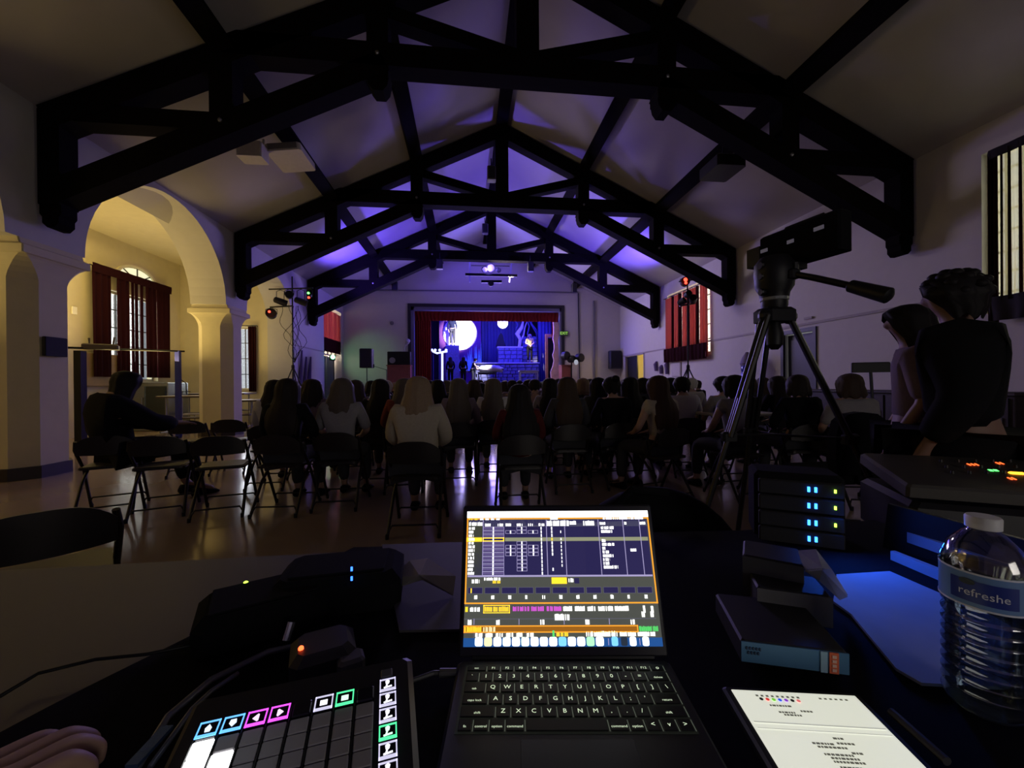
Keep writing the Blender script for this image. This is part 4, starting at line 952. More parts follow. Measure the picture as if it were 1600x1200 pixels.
# red cabinets beside the stage
redw = mat('red_brown_wood', (.22, .06, .04), .5, noise=.25, scale=8)
for x0, x1, lab in ((605, 641, 'red-brown pulpit-like cabinet left of the stage with a dark box on it'), (878, 893, 'red-brown cabinet right of the stage under the camera gear')):
    a, b = P(x0, 600, Y=18.0), P(x1, 570, Y=18.0); t = thing('cabinet', lab, 'cabinet', ((a.x+b.x)/2, 18.2, 0))
    obj('carcass', MB().bbox((a.x, 18.0, 0), (b.x, 18.6, b.z)), redw, t); obj('door', MB().bbox((a.x+.06, 17.97, .1), (b.x-.06, 18.0, b.z-.08)), redw, t); obj('plinth', MB().bbox((a.x-.02, 17.96, 0), (b.x+.02, 18.62, .08)), base_m, t)
    obj('cornice', MB().bbox((a.x-.03, 17.95, b.z-.05), (b.x+.03, 18.62, b.z)), redw, t)
    if x0 == 605:
        k = thing('equipment_box', 'dark box with a pale disc on the red-brown cabinet left of the stage', 'box', ((a.x+b.x)/2, 18.25, b.z)); top = P(x0, 549, Y=18.0).z
        obj('case', MB().cbox(((a.x+b.x)/2, 18.3, (b.z+top)/2), (b.x-a.x, .5, top-b.z), .02), black, k); obj('disc', MB().lathe([(.13, 0), (.13, .03)], P(613, 563, Y=18.04), 16, (PI/2, 0, 0)), mat('disc_grey', (.22, .22, .22), .5), k)
        q = P(636, 535, Y=18.2)
        k = thing('spotlight', 'small white lamp head on top of the dark box left of the stage', 'lamp', tuple(q)); obj('head', MB().lathe([(.06, -.15), (.10, 0), (.10, .14), (.05, .16)], q, 12, (.9, 0, .6)), mat('lamp_white', (.4, .4, .42), .5), k, smooth=True); obj('yoke', MB().tube([q+Vector((-.05, 0, -.05)), q+Vector((-.12, 0, -.25)), (q.x-.12, q.y, top)], .025, 6), mat('lamp_white', (.4, .4, .42), .5), k)
# spot cluster right of the stage
q = P(893, 556, Y=17.6)
t = thing('spotlight_cluster', 'cluster of dark lamp heads above the red-brown cabinet at the right of the stage', 'lamps', (q.x, q.y, P(893, 570, Y=18).z))
for x, y, r in ((884, 556, .20), (893, 561, .17), (906, 559, .20)): obj('lamp_head', MB().lathe([(r*.5, -.2), (r, -.12), (r, .1), (r*.85, .14)], P(x, y, Y=17.7), 14, (PI*.5, 0, .5)), black, t, smooth=True)
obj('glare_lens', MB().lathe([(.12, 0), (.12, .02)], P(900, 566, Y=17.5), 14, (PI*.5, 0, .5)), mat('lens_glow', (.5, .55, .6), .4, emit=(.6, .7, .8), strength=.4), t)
obj('stem', MB().tube([P(893, 561, Y=17.7), P(893, 575, Y=17.95), (P(893, 575, Y=17.95).x, 17.95, .05)], .03, 8), black, t)
# exit sign
e = P(881, 521, Y=YF-.06)
t = thing('exit_sign', 'small green EXIT sign right of the stage opening', 'sign', tuple(e)); obj('sign_box', MB().cbox(e, (.42, .08, .24), .01), mat('exit_dark', (.05, .09, .04), .6), t)
m = MB(); text_mesh('EXIT', .19, m, lambda v: e+Vector((v.x, -.045-v.z, v.y))); obj('lettering', m, mat('exit_glow', (.5, .9, .2), .5, emit=(.35, .8, .1), strength=.9, noise=0), t)
# green lit effect lamp in the far left recess
g = P(520, 558, X=XL+.18)
t = thing('effect_lamp', 'small bright green lamp under the far left red curtains', 'lamp', tuple(g)); obj('lens', MB().ball(g, .085, 14, 9), mat('green_glow', (.2, 1, .3), .5, emit=(.15, 1, .3), strength=9, noise=0), t, smooth='all'); obj('housing', MB().cbox(g+Vector((-.06, .12, -.02)), (.2, .2, .22), .03), black, t)
obj('pole', MB().tube([g+Vector((0, .12, -.1)), (g.x, g.y+.12, .02)], .015, 6), black, t)
spot('green_lamp_beam', g+Vector((.15, 0, .0)), (-4.6, 19, 2.4), 26, (.3, 1, .4), 70, .6, .05)
# light towers
def tower(px, Y, ytop, label, bars, lamps, spread=.75, foot_py=573, base=0):
    top = P(px, ytop, Y=Y); x = top.x
    t = thing('light_stand', label, 'light stand', (x, Y, 0))
    obj('pole', MB().tube([(x, Y, .15), (x, Y, 1.6), (x, Y, 1.62), (x, Y, top.z)], [.03, .03, .022, .022], 8), blackm, t)
    hz = P(px, foot_py, Y=Y).z
    for k in range(3): q = [PI*.98, -.1, PI*.5][k]; obj('leg', MB().tube([(x, Y, hz), (x+spread*math.cos(q), Y+spread*math.sin(q), .02)], .018, 6), blackm, t)
    obj('collar', MB().lathe([(.045, 0), (.05, .03), (.05, .09), (.035, .12)], (x, Y, hz-.06), 10), blackm, t)
    for (xa, ya, xb, yb) in bars: obj('crossbar', MB().tube([P(xa, ya, Y=Y), P(xb, yb, Y=Y)], .024, 8), blackm, t)
    for (lx, ly, r, L, rot, hang) in lamps:
        c = P(lx, ly, Y=Y-.04)
        l = obj('lamp', MB().lathe([(r*.55, -L/2), (r*.9, -L/2+.03), (r, L*.1), (r, L/2), (r*.86, L/2), (r*.84, L/2-.03), (.01, L/2-.04)], c, 16, rot), black, t, smooth=True)
        h = P(lx, hang, Y=Y); obj('yoke', MB().tube([h, h+Vector((-r*1.1, 0, -.05)), c+Vector((-r*1.1, 0, 0))], .010, 6).tube([h, h+Vector((r*1.1, 0, -.05)), c+Vector((r*1.1, 0, 0))], .010, 6), blackm, l)
    return t, x
t, x = tower(456.5, 12.9, 432, 'tall light stand with two crossbars of lamps at the left of the hall', [(420, 452, 489, 450), (422, 480, 458, 478)],
    [(438, 471, .10, .36, (0, 1.9, .3), 453), (470, 471, .10, .36, (0, 1.9, .3), 452), (424, 491, .15, .20, (1.3, 0, .3), 481), (484, 462, .07, .12, (1.2, 0, 0), 451), (452, 461, .12, .2, (1.5, 0, .4), 452)])
for px, py, n_, c_ in ((421, 487, 'red', (1, .04, .02)), (482.5, 465, 'red', (1, .04, .02)), (482, 458, 'green', (.1, 1, .1))):
    obj('indicator', MB().lathe([(.035, 0), (.035, .015), (.02, .02)], P(px, py, Y=12.62), 10, (PI/2, 0, 0)), led(n_, c_, 6), t)
m = MB(); rr = random.Random(5)
for k in range(7):
    a = P(444+rr.uniform(-4, 36), 478, Y=12.95); dx_ = x+.03-a.x; w_ = rr.uniform(.08, .22); f_ = rr.uniform(1.2, 2.4); pts = [a+Vector((dx_*(j/14)**2+w_*math.sin(f_*j*.32+k)*math.sin(PI*j/14), 0, -.125*j)) for j in range(15)]; m.tube(pts, .008, 5)
obj('dangling_cables', m, black, t)
t, x = tower(1074, 11.2, 432, 'tall light stand in front of the right wall window', [(1061, 440, 1083, 437), (1062, 478, 1086, 474)],
    [(1070, 441, .13, .2, (1.4, 0, -.3), 434), (1065, 472, .10, .22, (1.2, 0, .5), 466), (1083, 468, .11, .24, (1.2, 0, -.5), 462), (1074, 460, .10, .2, (1.4, 0, 0), 452)])
obj('indicator', MB().lathe([(.055, 0), (.055, .015), (.03, .02)], P(1071, 437, Y=10.98), 12, (PI/2, 0, 0)), led('red', (1, .04, .02), 6), t)
obj('indicator', MB().lathe([(.04, 0), (.04, .015), (.03, .02)], P(1071.5, 442, Y=10.97), 12, (PI/2, 0, 0)), led('red', (1, .04, .02), 6), t)
# aisle furniture ------------------------------------------------
alum = mat('brushed_steel', (.30, .33, .32), .25, .85, noise=.1)
a, b = P(190, 592, Y=11.9), P(262, 592, Y=12.6)
t = thing('steel_serving_unit', 'stainless steel box unit under the maroon curtains in the aisle', 'cabinet', (-8.2, 12.1, 0))
u0, u1 = P(188, 600, Y=11.6).x, P(262, 600, Y=11.6).x
obj('carcass', MB().cbox(((u0+u1)/2, 12.0, .66), (u1-u0, .8, 1.28), .02), alum, t); obj('door', MB().bbox((u0+.04, 11.57, .12), (u0+(u1-u0)*.52, 11.6, 1.2)), alum, t); obj('side_door', MB().bbox((u0+(u1-u0)*.55, 11.57, .12), (u1-.04, 11.6, 1.2)), mat('dark_steel', (.05, .06, .055), .35, .6), t)
obj('handle', MB().tube([(u0+(u1-u0)*.48, 11.54, .6), (u0+(u1-u0)*.48, 11.54, .9)], .012, 6), steel, t)
# goal-like rack: black post, blue post, long pole
pA, pB = P(125, 548, Y=8.3), P(278, 548, Y=9.8)
blue_paint = mat('blue_post_paint', (.02, .03, .28), .5)
t = thing('portable_rack', 'portable rack in the aisle with one black post and one blue post', 'rack', (pA.x, pA.y, 0))
obj('black_post', MB().bbox((pA.x-.06, 8.24, 0), (pA.x+.06, 8.36, pA.z)), black, t); obj('blue_post', MB().bbox((pB.x-.045, 9.76, .02), (pB.x+.045, 9.84, pB.z)), blue_paint, t)
obj('top_rail', MB().tube([P(103, 543, Y=8.1), P(288, 549, Y=9.9)], .02, 8), black, t); obj('base_bar', MB().beam((pA.x, 8.3, .04), (pB.x, 9.8, .04), .06, .05), black, t)
c = P(158, 542, Y=8.55); obj('tray', MB().cbox(c, (.5, .3, .10), .02, (0, 0, .6)), mat('tray_brown', (.08, .06, .04), .6), t); obj('tray_rail', MB().tube([P(139, 528, Y=8.5), P(140, 541, Y=8.5), P(176, 541, Y=8.7), P(179, 527, Y=8.7)], .018, 6), mat('tray_brown', (.08, .06, .04), .6), t)
# folding tables with benches stored in the aisle
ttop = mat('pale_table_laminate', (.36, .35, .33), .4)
def aisle_table(x0, x1, y, z, label, rz=0):
    t = thing('aisle_table', label, 'table', ((x0+x1)/2, y, 0), 'tables and benches in the aisle')
    obj('table_top', MB().cbox(((x0+x1)/2, y, z-.02), (x1-x0, .7, .045), .012), ttop, t)
    obj('edge_band', MB().bbox((x0+.01, y-.36, z-.05), (x1-.01, y-.345, z-.005)), mat('edge_brown', (.05, .035, .03), .5), t)
    for xx in (x0+.2, x1-.2): obj('leg', MB().tube([(xx, y-.28, 0.01), (xx, y-.28, z-.05), (xx, y+.28, z-.05), (xx, y+.28, .01)], .018, 6), steel, t)
    for s in (-1, 1): obj('bench', MB().cbox(((x0+x1)/2, y+s*.62, .42), (x1-x0, .28, .04), .01), mat('edge_brown', (.05, .035, .03), .5) if s < 0 else ttop, t)
    obj('bench_support', MB().tube([(x0+.3, y-.62, .40), (x0+.3, y-.62, .06), (x0+.3, y+.62, .06), (x0+.3, y+.62, .40)], .015, 6), steel, t)
aisle_table(-7.75, -6.45, 11.2, .95, 'long pale folding table with a brown bench, beyond the blue post')
aisle_table(-8.3, -6.55, 12.9, .98, 'farther pale folding table by the red and white curtains')
aisle_table(-6.4, -5.75, 12.0, .80, 'pale-topped table to the right of the second pillar')
q = P(285, 610, Y=11.3); t = thing('stacked_chair', 'thin bent tube chair frame standing on the aisle table behind the blue post', 'chair', (q.x, 11.3, .95))
obj('tube_frame', MB().tube([(q.x-.15, 11.3, .96), (q.x-.12, 11.3, 1.25), (q.x-.02, 11.3, 1.36), (q.x+.09, 11.3, 1.27), (q.x+.1, 11.3, .96)], .014, 8), black, t)
obj('seat_rail', MB().tube([(q.x-.14, 11.3, 1.05), (q.x+.1, 11.45, 1.05)], .012, 6), black, t)
c = P(168, 596, X=XA+.06); tag(obj('notice_board', MB().cbox(P(159, 578, X=XA+.08), (.05, .95, .8), .01), mat('cork', (.25, .17, .08), .9)), 'brown board on the aisle wall left of the maroon curtains', 'board')
c = P(116, 485, X=XA+.02); tag(obj('wall_plate', MB().cbox(c, (.03, .12, .18), .005), mat('plate_white', (.8, .78, .65), .5)), 'tiny white plate on the aisle wall left of the maroon curtains', 'switch plate')
c = P(86, 542, X=XL+.04); tag(obj('blue_wall_panel', MB().cbox(c, (.05, .30, .26), .008), mat('panel_blue', (.002, .002, .008), .8)), 'dark blue box on the nearest pillar at chair-back height', 'wall box')
# side wall pieces on the right
c = P(1263, 497, X=XR-.02); tag(obj('wall_vent', MB().cbox(c, (.03, .22, .05), .005), tr), 'small flat vent plate above the dark blue door', 'vent')
c = P(1057, 577, X=XR-.02); t = thing('wall_notice', 'pale framed notice low on the right wall left of the light stand', 'notice', tuple(c)); obj('frame', MB().cbox(c, (.03, .62, .55), .006), tr, t); obj('sheet', MB().cbox(c+Vector((-.02, 0, 0)), (.01, .54, .47), .003), mat('notice_paper', (.45, .42, .4), .8), t)
for px, py, h_ in ((1026, 572, .38), (1034, 577, .34), (1043, 574, .5)):
    c = P(px, py, X=XR-.03); tag(obj('hanging_coat', MB().tube([c+Vector((0, 0, h_/2)), c+Vector((-.03, .02, h_*.2)), c+Vector((-.02, 0, -h_/2))], [.03, .09, .07], 8), mat('coat_violet', (.10, .07, .16), .9)), {1026: 'leftmost', 1034: 'middle', 1043: 'rightmost'}[px]+' of three small violet cloths hanging on the right wall beside the yellow strip', 'coat', 'cloths on the right wall')
# dark shapes on left wall
for px, py, h_ in ((470, 575, 1.2), (477, 580, 1.0), (484, 575, .8)):
    c = P(px, py, X=XL+.05); tag(obj('leaning_pole', MB().tube([c+Vector((0, -.05, -h_/2)), c+Vector((.02, .05, h_/2))], [.07, .03], 8), mat('coat_violet', (.10, .07, .16), .9)), {470: 'leftmost', 477: 'middle', 484: 'rightmost'}[px]+' of three dark drapes against the left wall right of the light stand', 'drape', 'drapes on the left wall')
# mic stand near the left cabinet
q0, q1 = P(584, 572, Y=15.2), P(604, 578, Y=15.2)
t = thing('microphone_stand', 'thin boom microphone stand left of the red-brown cabinet', 'stand', (q1.x, 15.2, 0)); obj('pole', MB().tube([(q1.x, 15.2, .02), q1+Vector((0, 0, .02))], .012, 6), black, t); obj('boom', MB().tube([q1, q0], .010, 6), black, t); obj('microphone', MB().lathe([(.02, -.06), (.03, .04), (.02, .07)], q0, 8), black, t); obj('base', MB().lathe([(.14, 0), (.14, .02), (.03, .03)], (q1.x, 15.2, 0), 14), black, t)
# water cooler between the tripod legs
q = P(1194, 580, Y=8.4); 
t = thing('water_cooler', 'water cooler with a blue bottle against the right wall, seen through the tripod', 'water cooler', (7.25, 9.4, 0)); cx2, cy2 = 7.2, 9.55
obj('cabinet', MB().cbox((cx2, cy2, .5), (.32, .34, 1.0), .02), mat('cooler_white', (.35, .34, .33), .5), t)
obj('bottle', MB().lathe([(.05, 1.0), (.14, 1.1), (.14, 1.42), (.13, 1.44), (.14, 1.47), (.14, 1.6), (.10, 1.66)], (cx2, cy2, 0), 20), mat('bottle_blue', (.03, .04, .35), .15), t, smooth=True)
obj('cloth_cover', MB().lathe([(.15, 1.6), (.17, 1.66), (.12, 1.8), (.03, 1.95)], (cx2, cy2, 0), 14), mat('coat_violet2', (.22, .18, .3), .9), t, smooth=True); obj('tap', MB().tube([(cx2-.17, cy2, .9), (cx2-.22, cy2, .88)], .015, 6), black, t)
# white framed tray/monitor on the right
q = P(1360, 574, D=3.9)
t = thing('monitor', 'thin dark monitor on a stand beside the standing woman', 'monitor', (q.x, q.y, q.z-.2)); obj('screen_back', MB().cbox(q, (.30, .035, .10), .008, (0, 0, -.5)), black, t); obj('neck', MB().tube([q, (q.x+.08, q.y, .02)], .014, 6), black, t); obj('base', MB().lathe([(.15, 0), (.15, .015), (.03, .03)], (q.x+.08, q.y, 0), 14), black, t)
# low table by the right wall with papers (grey shape beneath the monitor)
t = thing('side_table', 'small pale table under the monitor near the right wall', 'table', (3.55, 4.2, 0))
obj('table_top', MB().cbox((3.3, 4.55, .80), (.8, .5, .03), .008), ttop, t)
for sx in (-1, 1):
    for sy in (-1, 1): obj('leg', MB().tube([(3.3+sx*.36, 4.55+sy*.21, .79), (3.3+sx*.38, 4.55+sy*.23, 0)], .014, 6), black, t)
# ---------------------------------------------------------------- tripod and video camera
A = P(1210, 478, D=2.55)
t = thing('video_tripod', 'black video tripod with a pan handle, its legs spread in the right foreground', 'tripod', (A.x, A.y, 0))
obj('bowl', MB().lathe([(.035, -.10), (.06, -.04), (.075, .0), (.075, .035)], A, 20), black, t, smooth=True)
obj('pale_ring', MB().lathe([(.076, .03), (.08, .034), (.08, .05), (.076, .054)], A, 20), mat('ring_grey', (.16, .17, .17), .4), t)
obj('spider', MB().cbox(A+Vector((0, 0, -.06)), (.20, .16, .09), .02), black, t)
obj('centre_knob', MB().lathe([(.02, -.28), (.045, -.25), (.05, -.18), (.03, -.10)], A, 16), black, t, smooth=True)
hb = A+Vector((0, 0, .05))
obj('fluid_head', MB().lathe([(.080, 0), (.085, .03), (.108, .07), (.115, .16), (.11, .22), (.08, .26)], hb, 18).cbox(hb+Vector((.03, 0, .19)), (.2, .15, .07), .015), black, t, smooth=True)
for dz, s_ in ((.20, 1), (.13, .8), (.03, .9)): obj('drag_knob', MB().lathe([(.022*s_, 0), (.026*s_, .01), (.022*s_, .03)], hb+Vector((-.115, -.02, dz)), 10, (0, PI/2, 0)), blackm, t)
h0, h1, h2, h3 = P(1238, 428, D=2.45), P(1272, 434, D=2.35), P(1326, 446, D=2.22), P(1392, 463, D=2.05)
obj('pan_handle', MB().tube([hb+Vector((.05, 0, .20)), h0, h1, h2], .019, 10), blackm, t, smooth=True)
obj('handle_grip', MB().tube([h2, h2.lerp(h3, .05), h2.lerp(h3, .5), h2.lerp(h3, .95), h3], [.022, .034, .038, .042, .026], 12), black, t, smooth=True)
obj('handle_clamp', MB().cbox(h0, (.07, .06, .06), .012).lathe([(.02, 0), (.02, .05)], h0+Vector((.02, 0, .02)), 8), black, t)
for (sx, sy, fx, fy, zz, dx) in ((-.085, -.03, 1078, 880, 0, 'left'), (-.01, .07, 1152, 838, 0, 'mid'), (.085, -.02, 1448, 925, 0, 'right')):
    ft = P(fx, fy, Z=.02); top = A+Vector((sx, sy, -.07)); d = (ft-top); side = d.cross(Vector((0, 0, 1))).normalized()
    mid = top.lerp(ft, .48); m = MB()
    l = obj('leg', MB().tube([top-side*.035, mid-side*.030], .017, 8).tube([top+side*.035, mid+side*.030], .017, 8).tube([mid-d.normalized()*.25, ft], .017, 8), blackm, t, smooth=True)
    obj('leg_lock', MB().cbox(mid, (.10, .05, .06), .012), black, l); obj('shoulder_joint', MB().ball(top, (.045, .045, .05), 10, 7), black, l); obj('foot', MB().lathe([(.03, -.02), (.035, 0), (.02, .03)], ft, 10), black, l)
m = MB(); mids = [A.lerp(P(fx, fy, Z=.02), .5) for fx, fy in ((1078, 880), (1152, 838), (1448, 925))]; cc = (mids[0]+mids[1]+mids[2])/3
for q in mids: m.tube([cc, q], .009, 6)
obj('mid_spreader', m, blackm, t)
# camera: long body seen from its left side
c0, c1 = P(1185, 400, D=2.72), P(1311, 355, D=2.24)
d = c1-c0; d.z = 0; L = d.length; d.normalize(); s = d.cross(Vector((0, 0, 1))); ctr = Vector(((c0.x+c1.x)/2, (c0.y+c1.y)/2, 0)); ctr.z = (P(1185, 400, D=2.72).z+P(1311, 355, D=2.24).z)/2
Rm = Matrix((d, s*-1, Vector((0, 0, 1)))).transposed()
off = s*-.06
t = thing('video_camera', 'large black video camera on the tripod with three pale slots along its side', 'video camera', (ctr.x, ctr.y, ctr.z-.13))
obj('camera_body', MB().cbox(ctr+off, (L, .11, .235), .012, Rm), black_fab, t)
slot = mat('slot_see_through_glow', (.10, .095, .12), .5, emit=(.10, .09, .12), strength=.5)  # emissive grey stands for background brightness seen through the gaps
for u, w_ in ((-.42, .07), (-.06, .06), (.28, .08)): obj('side_slot', MB().box(ctr+d*(u*L)-s*.003+Vector((0, 0, .02+.02*(u > 0))), (w_*.7, .008, .022), Rm), slot, t)
obj('lens_hood', MB().box(ctr-d*(L/2+.05)+off, (.10, .10, .13), Rm), black, t)
obj('base_plate', MB().box(ctr+off*.8+Vector((0, 0, -.135))-d*.12, (.26, .09, .04), Rm), black, t)
obj('top_handle', MB().tube([ctr+off+d*.15+Vector((0, 0, .11)), ctr+off+d*.13+Vector((0, 0, .135)), ctr+off-d*.1+Vector((0, 0, .135)), ctr+off-d*.12+Vector((0, 0, .11))], .010, 8), black, t)
# padded chair beyond the tripod
q = P(1340, 600, D=2.95); q.z = 0
t = thing('padded_chair', 'rounded black padded chair back behind the right tripod leg', 'chair', tuple(q))
prof_ = [(-.21, .50), (.21, .50), (.225, .62), (.22, .80), (.19, .90), (.12, .95), (0, .965), (-.12, .95), (-.19, .90), (-.22, .80), (-.225, .62)]
obj('backrest', MB().prism([(q.x+a, b) for a, b in prof_], 'y', q.y-.04, q.y+.03), black_fab, t); obj('seat', MB().cbox((q.x, q.y+.25, .46), (.46, .46, .08), .02), black_fab, t)
obj('stem', MB().tube([(q.x, q.y+.25, .08), (q.x, q.y+.25, .43)], .025, 10).tube([(q.x, q.y+.2, .43), (q.x, q.y-.06, .44), (q.x, q.y-.06, .60)], .018, 8), blackm, t)
for k in range(5): a_ = 2*PI*k/5; obj('base_arm', MB().tube([(q.x, q.y+.25, .08), (q.x+.28*math.cos(a_), q.y+.25+.28*math.sin(a_), .05)], .016, 6).ball((q.x+.28*math.cos(a_), q.y+.25+.28*math.sin(a_), .028), .028, 8, 6), blackm, t)
# low dark sideboard along the right wall
t = thing('sideboard', 'low dark brown sideboard against the right wall behind the standing pair', 'sideboard', (7.28, 6.2, 0)); dk = mat('sideboard_brown', (.018, .010, .009), .6, noise=.3)
obj('carcass', MB().cbox((7.29, 6.0, .49), (.44, 3.2, .98), .01), dk, t); obj('counter', MB().cbox((7.27, 6.0, 1.0), (.5, 3.26, .04), .008), dk, t)
for k in range(4): dd = obj('door', MB().bbox((7.05, 4.46+k*.79, .08), (7.07, 5.21+k*.79, .94)), dk, t); obj('handle', MB().tube([(7.04, 4.52+k*.79, .55), (7.04, 4.52+k*.79, .68)], .008, 6), steel, dd)
# ---------------------------------------------------------------- standing pair at the right
q = P(1500, 600, D=1.92)
person((q.x, q.y, 0), math.radians(35), 'stand', 'tousled', 'black', 'black', 'tall figure in black with tousled hair standing by the near right window', wide=1.75, puff=.03, pants='black', skin=SKIN2, group='people standing at the right', scale=1.02)
q = P(1426, 600, D=2.35)
person((q.x, q.y, 0), math.radians(45), 'stand', 'curly', 'black', 'mauve', 'standing woman with a mass of dark hair and a mauve sleeve, beside the tall figure', wide=1.25, sleeve=.6, pants='black', skin=SKIN2, group='people standing at the right', scale=.98)
# ---------------------------------------------------------------- desk in the foreground
TZ = .79
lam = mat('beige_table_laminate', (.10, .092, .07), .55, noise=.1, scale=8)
t = thing('long_table', 'long pale beige table across the foreground under the equipment', 'table', (-.2, .3, 0))
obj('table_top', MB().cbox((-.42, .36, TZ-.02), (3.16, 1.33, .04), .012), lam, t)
for x in (-1.8, -1.0, .1, .8): obj('leg', MB().tube([(x, -.15, 0), (x, -.15, TZ-.04), (x, .85, TZ-.04), (x, .85, 0)], .018, 8), blackm, t)
# black cloth covering the centre and right of the table with soft folds
nx, ny = 60, 48; vs = []; fs = []; rr = random.Random(2)
fold = mat('black_felt', (.004, .004, .006), .95, noise=.3, scale=60, spec=.1)
def edge_x(v):  # left border of the cloth, slanting from near-left to far-right
    return -.78+.50*v**1.3
for side in (0, 1):
    for j in range(ny+1):
        v = j/ny; y = -.12+1.13*v
        for i in range(nx+1):
            u = i/nx; x = edge_x(v)+(1.15-edge_x(v))*u
            h = .006+.004*math.sin(9*x+4*y)+.008*math.exp(-((x+.42+.25*(1-v))*9)**2)*(1+math.sin(14*y))*.5
            if side: h = .001
            vs.append((x, y, TZ+max(.001, h)))
n = (nx+1)*(ny+1)
for j in range(ny):
    for i in range(nx): a = j*(nx+1)+i; fs.append((a, a+1, a+nx+2, a+nx+1)); fs.append((a+n, a+n+nx+1, a+n+nx+2, a+n+1))
for i in range(nx): fs.append((i, i+n, i+n+1, i+1)); a = ny*(nx+1)+i; fs.append((a, a+1, a+1+n, a+n))
for j in range(ny): a = j*(nx+1); fs.append((a, a+nx+1, a+nx+1+n, a+n)); a += nx; fs.append((a, a+n, a+n+nx+1, a+nx+1))
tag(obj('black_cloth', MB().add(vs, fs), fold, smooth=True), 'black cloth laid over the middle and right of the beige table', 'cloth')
DZ = TZ+.012
# ---- laptop
ang = math.radians(-6.9); ex = Vector((math.cos(ang), math.sin(ang), 0)); ey = Vector((-math.sin(ang), math.cos(ang), 0)); ez = Vector((0, 0, 1))
O = P(716, 1030, Z=TZ+.026)   # left end of the hinge
LW = .2925; LD = .205; z0 = TZ+.012
RL = Matrix((ex, ey, ez)).transposed()
lap = thing('laptop', 'open grey laptop with a glowing lighting control screen and lit keyboard', 'laptop', tuple(Vector((O.x, O.y, z0))+ex*LW/2-ey*LD/2))
alu = mat('space_grey_aluminium', (.035, .036, .04), .45, .6, noise=.05)
bc = Vector((O.x, O.y, z0+.007))+ex*LW/2-ey*LD/2
base = obj('base', MB().cbox(bc, (LW, LD, .013), .004, RL), alu, lap)
kz = bc.z+.0066
def K(u, v, h=0): return Vector((O.x, O.y, kz+h))+ex*u-ey*v      # u right, v towards the user
kb0, kb1, kv0, kv1 = .0125, LW-.0125, .012, .118
obj('key_well', MB().box(K((kb0+kb1)/2, (kv0+kv1)/2, -.0002), (kb1-kb0, kv1-kv0, .0012), RL), mat('key_well', (.004, .004, .005), .7, emit=(.25, .3, .22), strength=.02), base)
obj('trackpad', MB().cbox(K(LW/2, .160, -.0003), (.125, .075, .0014), .002, RL), mat('trackpad_grey', (.03, .031, .035), .35, .5), base)
keym = mat('key_black', (.004, .004, .005), .55, spec=.3); keyg = mat('key_legend_glow', (.7, .8, .6), .5, emit=(.62, .75, .52), strength=1.0, noise=0)
keyrim = mat('key_rim_glow', (.3, .35, .28), .5, emit=(.35, .42, .32), strength=.16, noise=0)
rows = [ (['esc']+['F%d' % k for k in range(1, 13)]+['o'], [1.5]+[1]*12+[1], .62),
 (list('`1234567890-=')+['delete'], [1]*13+[1.55], 1), (['tab']+list('QWERTYUIOP[]\\'), [1.55]+[1]*13, 1),
 (['caps lock']+list("ASDFGHJKL;'")+['return'], [1.8]+[1]*11+[1.8], 1), (['shift']+list('ZXCVBNM,./')+['shift'], [2.35]+[1]*10+[2.35], 1),
 (['fn', 'control', 'option', 'command', ' ', 'command', 'option', '<', 'v', '>'], [1, 1, 1, 1.25, 5.2, 1.25, 1, 1, 1, 1], 1) ]
tot = sum(r[2] for r in rows); v = kv0+.0018; unit_v = (kv1-kv0-.003)/tot
keymesh = {}
for labels, ws, hh in rows:
    su = (kb1-kb0-.003)/sum(ws); u = kb0+.0015; kh = unit_v*hh
    for lb, w in zip(labels, ws):
        kw = su*w; cu, cv = u+kw/2, v+kh/2
        k = obj('key', MB().cbox(K(cu, cv, .0012), (kw-.0034, kh-.0034, .0014), .0005, RL), keym, lap)
        if lb.strip():
            m = MB(); word = len(lb) > 1
            sz = .0046 if word and not lb.startswith('F') else (.0055 if word else .0085)
            du = 0 if not word or len(ws) > 11 and lb[0] == 'F' else 0
            text_mesh(lb, sz, m, lambda c: K(cu+du+c.x, cv+(.0025 if word and hh == 1 else 0)-c.y, .0020+c.z*.1), .0002)
            obj('key_legend', m, keyg, k)
        u += kw
    v += kh
m = MB(); v = kv0+.0018
for labels, ws, hh in rows:
    su = (kb1-kb0-.003)/sum(ws); u = kb0+.0015; kh = unit_v*hh
    for w in ws: u += su*w; m.box(K(u, v+kh/2, .0005), (.0007, kh*.8, .0006), RL)
    v += kh
tag(obj('backlight_glow', m, keyrim, base), None)
# screen
sb = Vector((O.x, O.y, z0+.016)); tilt = P(728, 800, D=.70)-sb
tilt = math.radians(20); sy = ey*math.sin(tilt)+ez*math.cos(tilt); sn = -(ey*math.cos(tilt)-ez*math.sin(tilt))   # up along the lid, and towards the viewer
LH = .203
RS = Matrix((ex, sy, sn*-1)).transposed() if False else Matrix((ex, sy, sn)).transposed()
def Sc(u, v, h=0): return sb+ex*u+sy*v+sn*h
lid = obj('lid', MB().cbox(Sc(LW/2, LH/2, -.004), (LW, LH, .006), .0025, RS), alu, lap)
obj('bezel', MB().cbox(Sc(LW/2, LH/2, -.0006), (LW-.004, LH-.004, .001), .0004, RS), mat('bezel_black', (.004, .004, .005), .2), lap)
obj('hinge', MB().tube([Sc(.02, .0, -.004), Sc(LW-.02, .0, -.004)], .005, 10), blackm, lap)
su0, su1, sv0, sv1 = .0065, LW-.0065, .013, LH-.009
def U(a): return su0+(su1-su0)*a      # fractions of the picture, from the left and from the top
def V(b): return sv1-(sv1-sv0)*b
EM = {}
def em(n, c, s=1.): return mat('screen_'+n, c, .5, emit=c, strength=s, noise=0, spec=.1)
disp = obj('display', MB().box(Sc((su0+su1)/2, (sv0+sv1)/2, .0002), (su1-su0, sv1-sv0, .0006), RS), em('dark_grey', (.075, .08, .07), .9), lid)
UI = {}
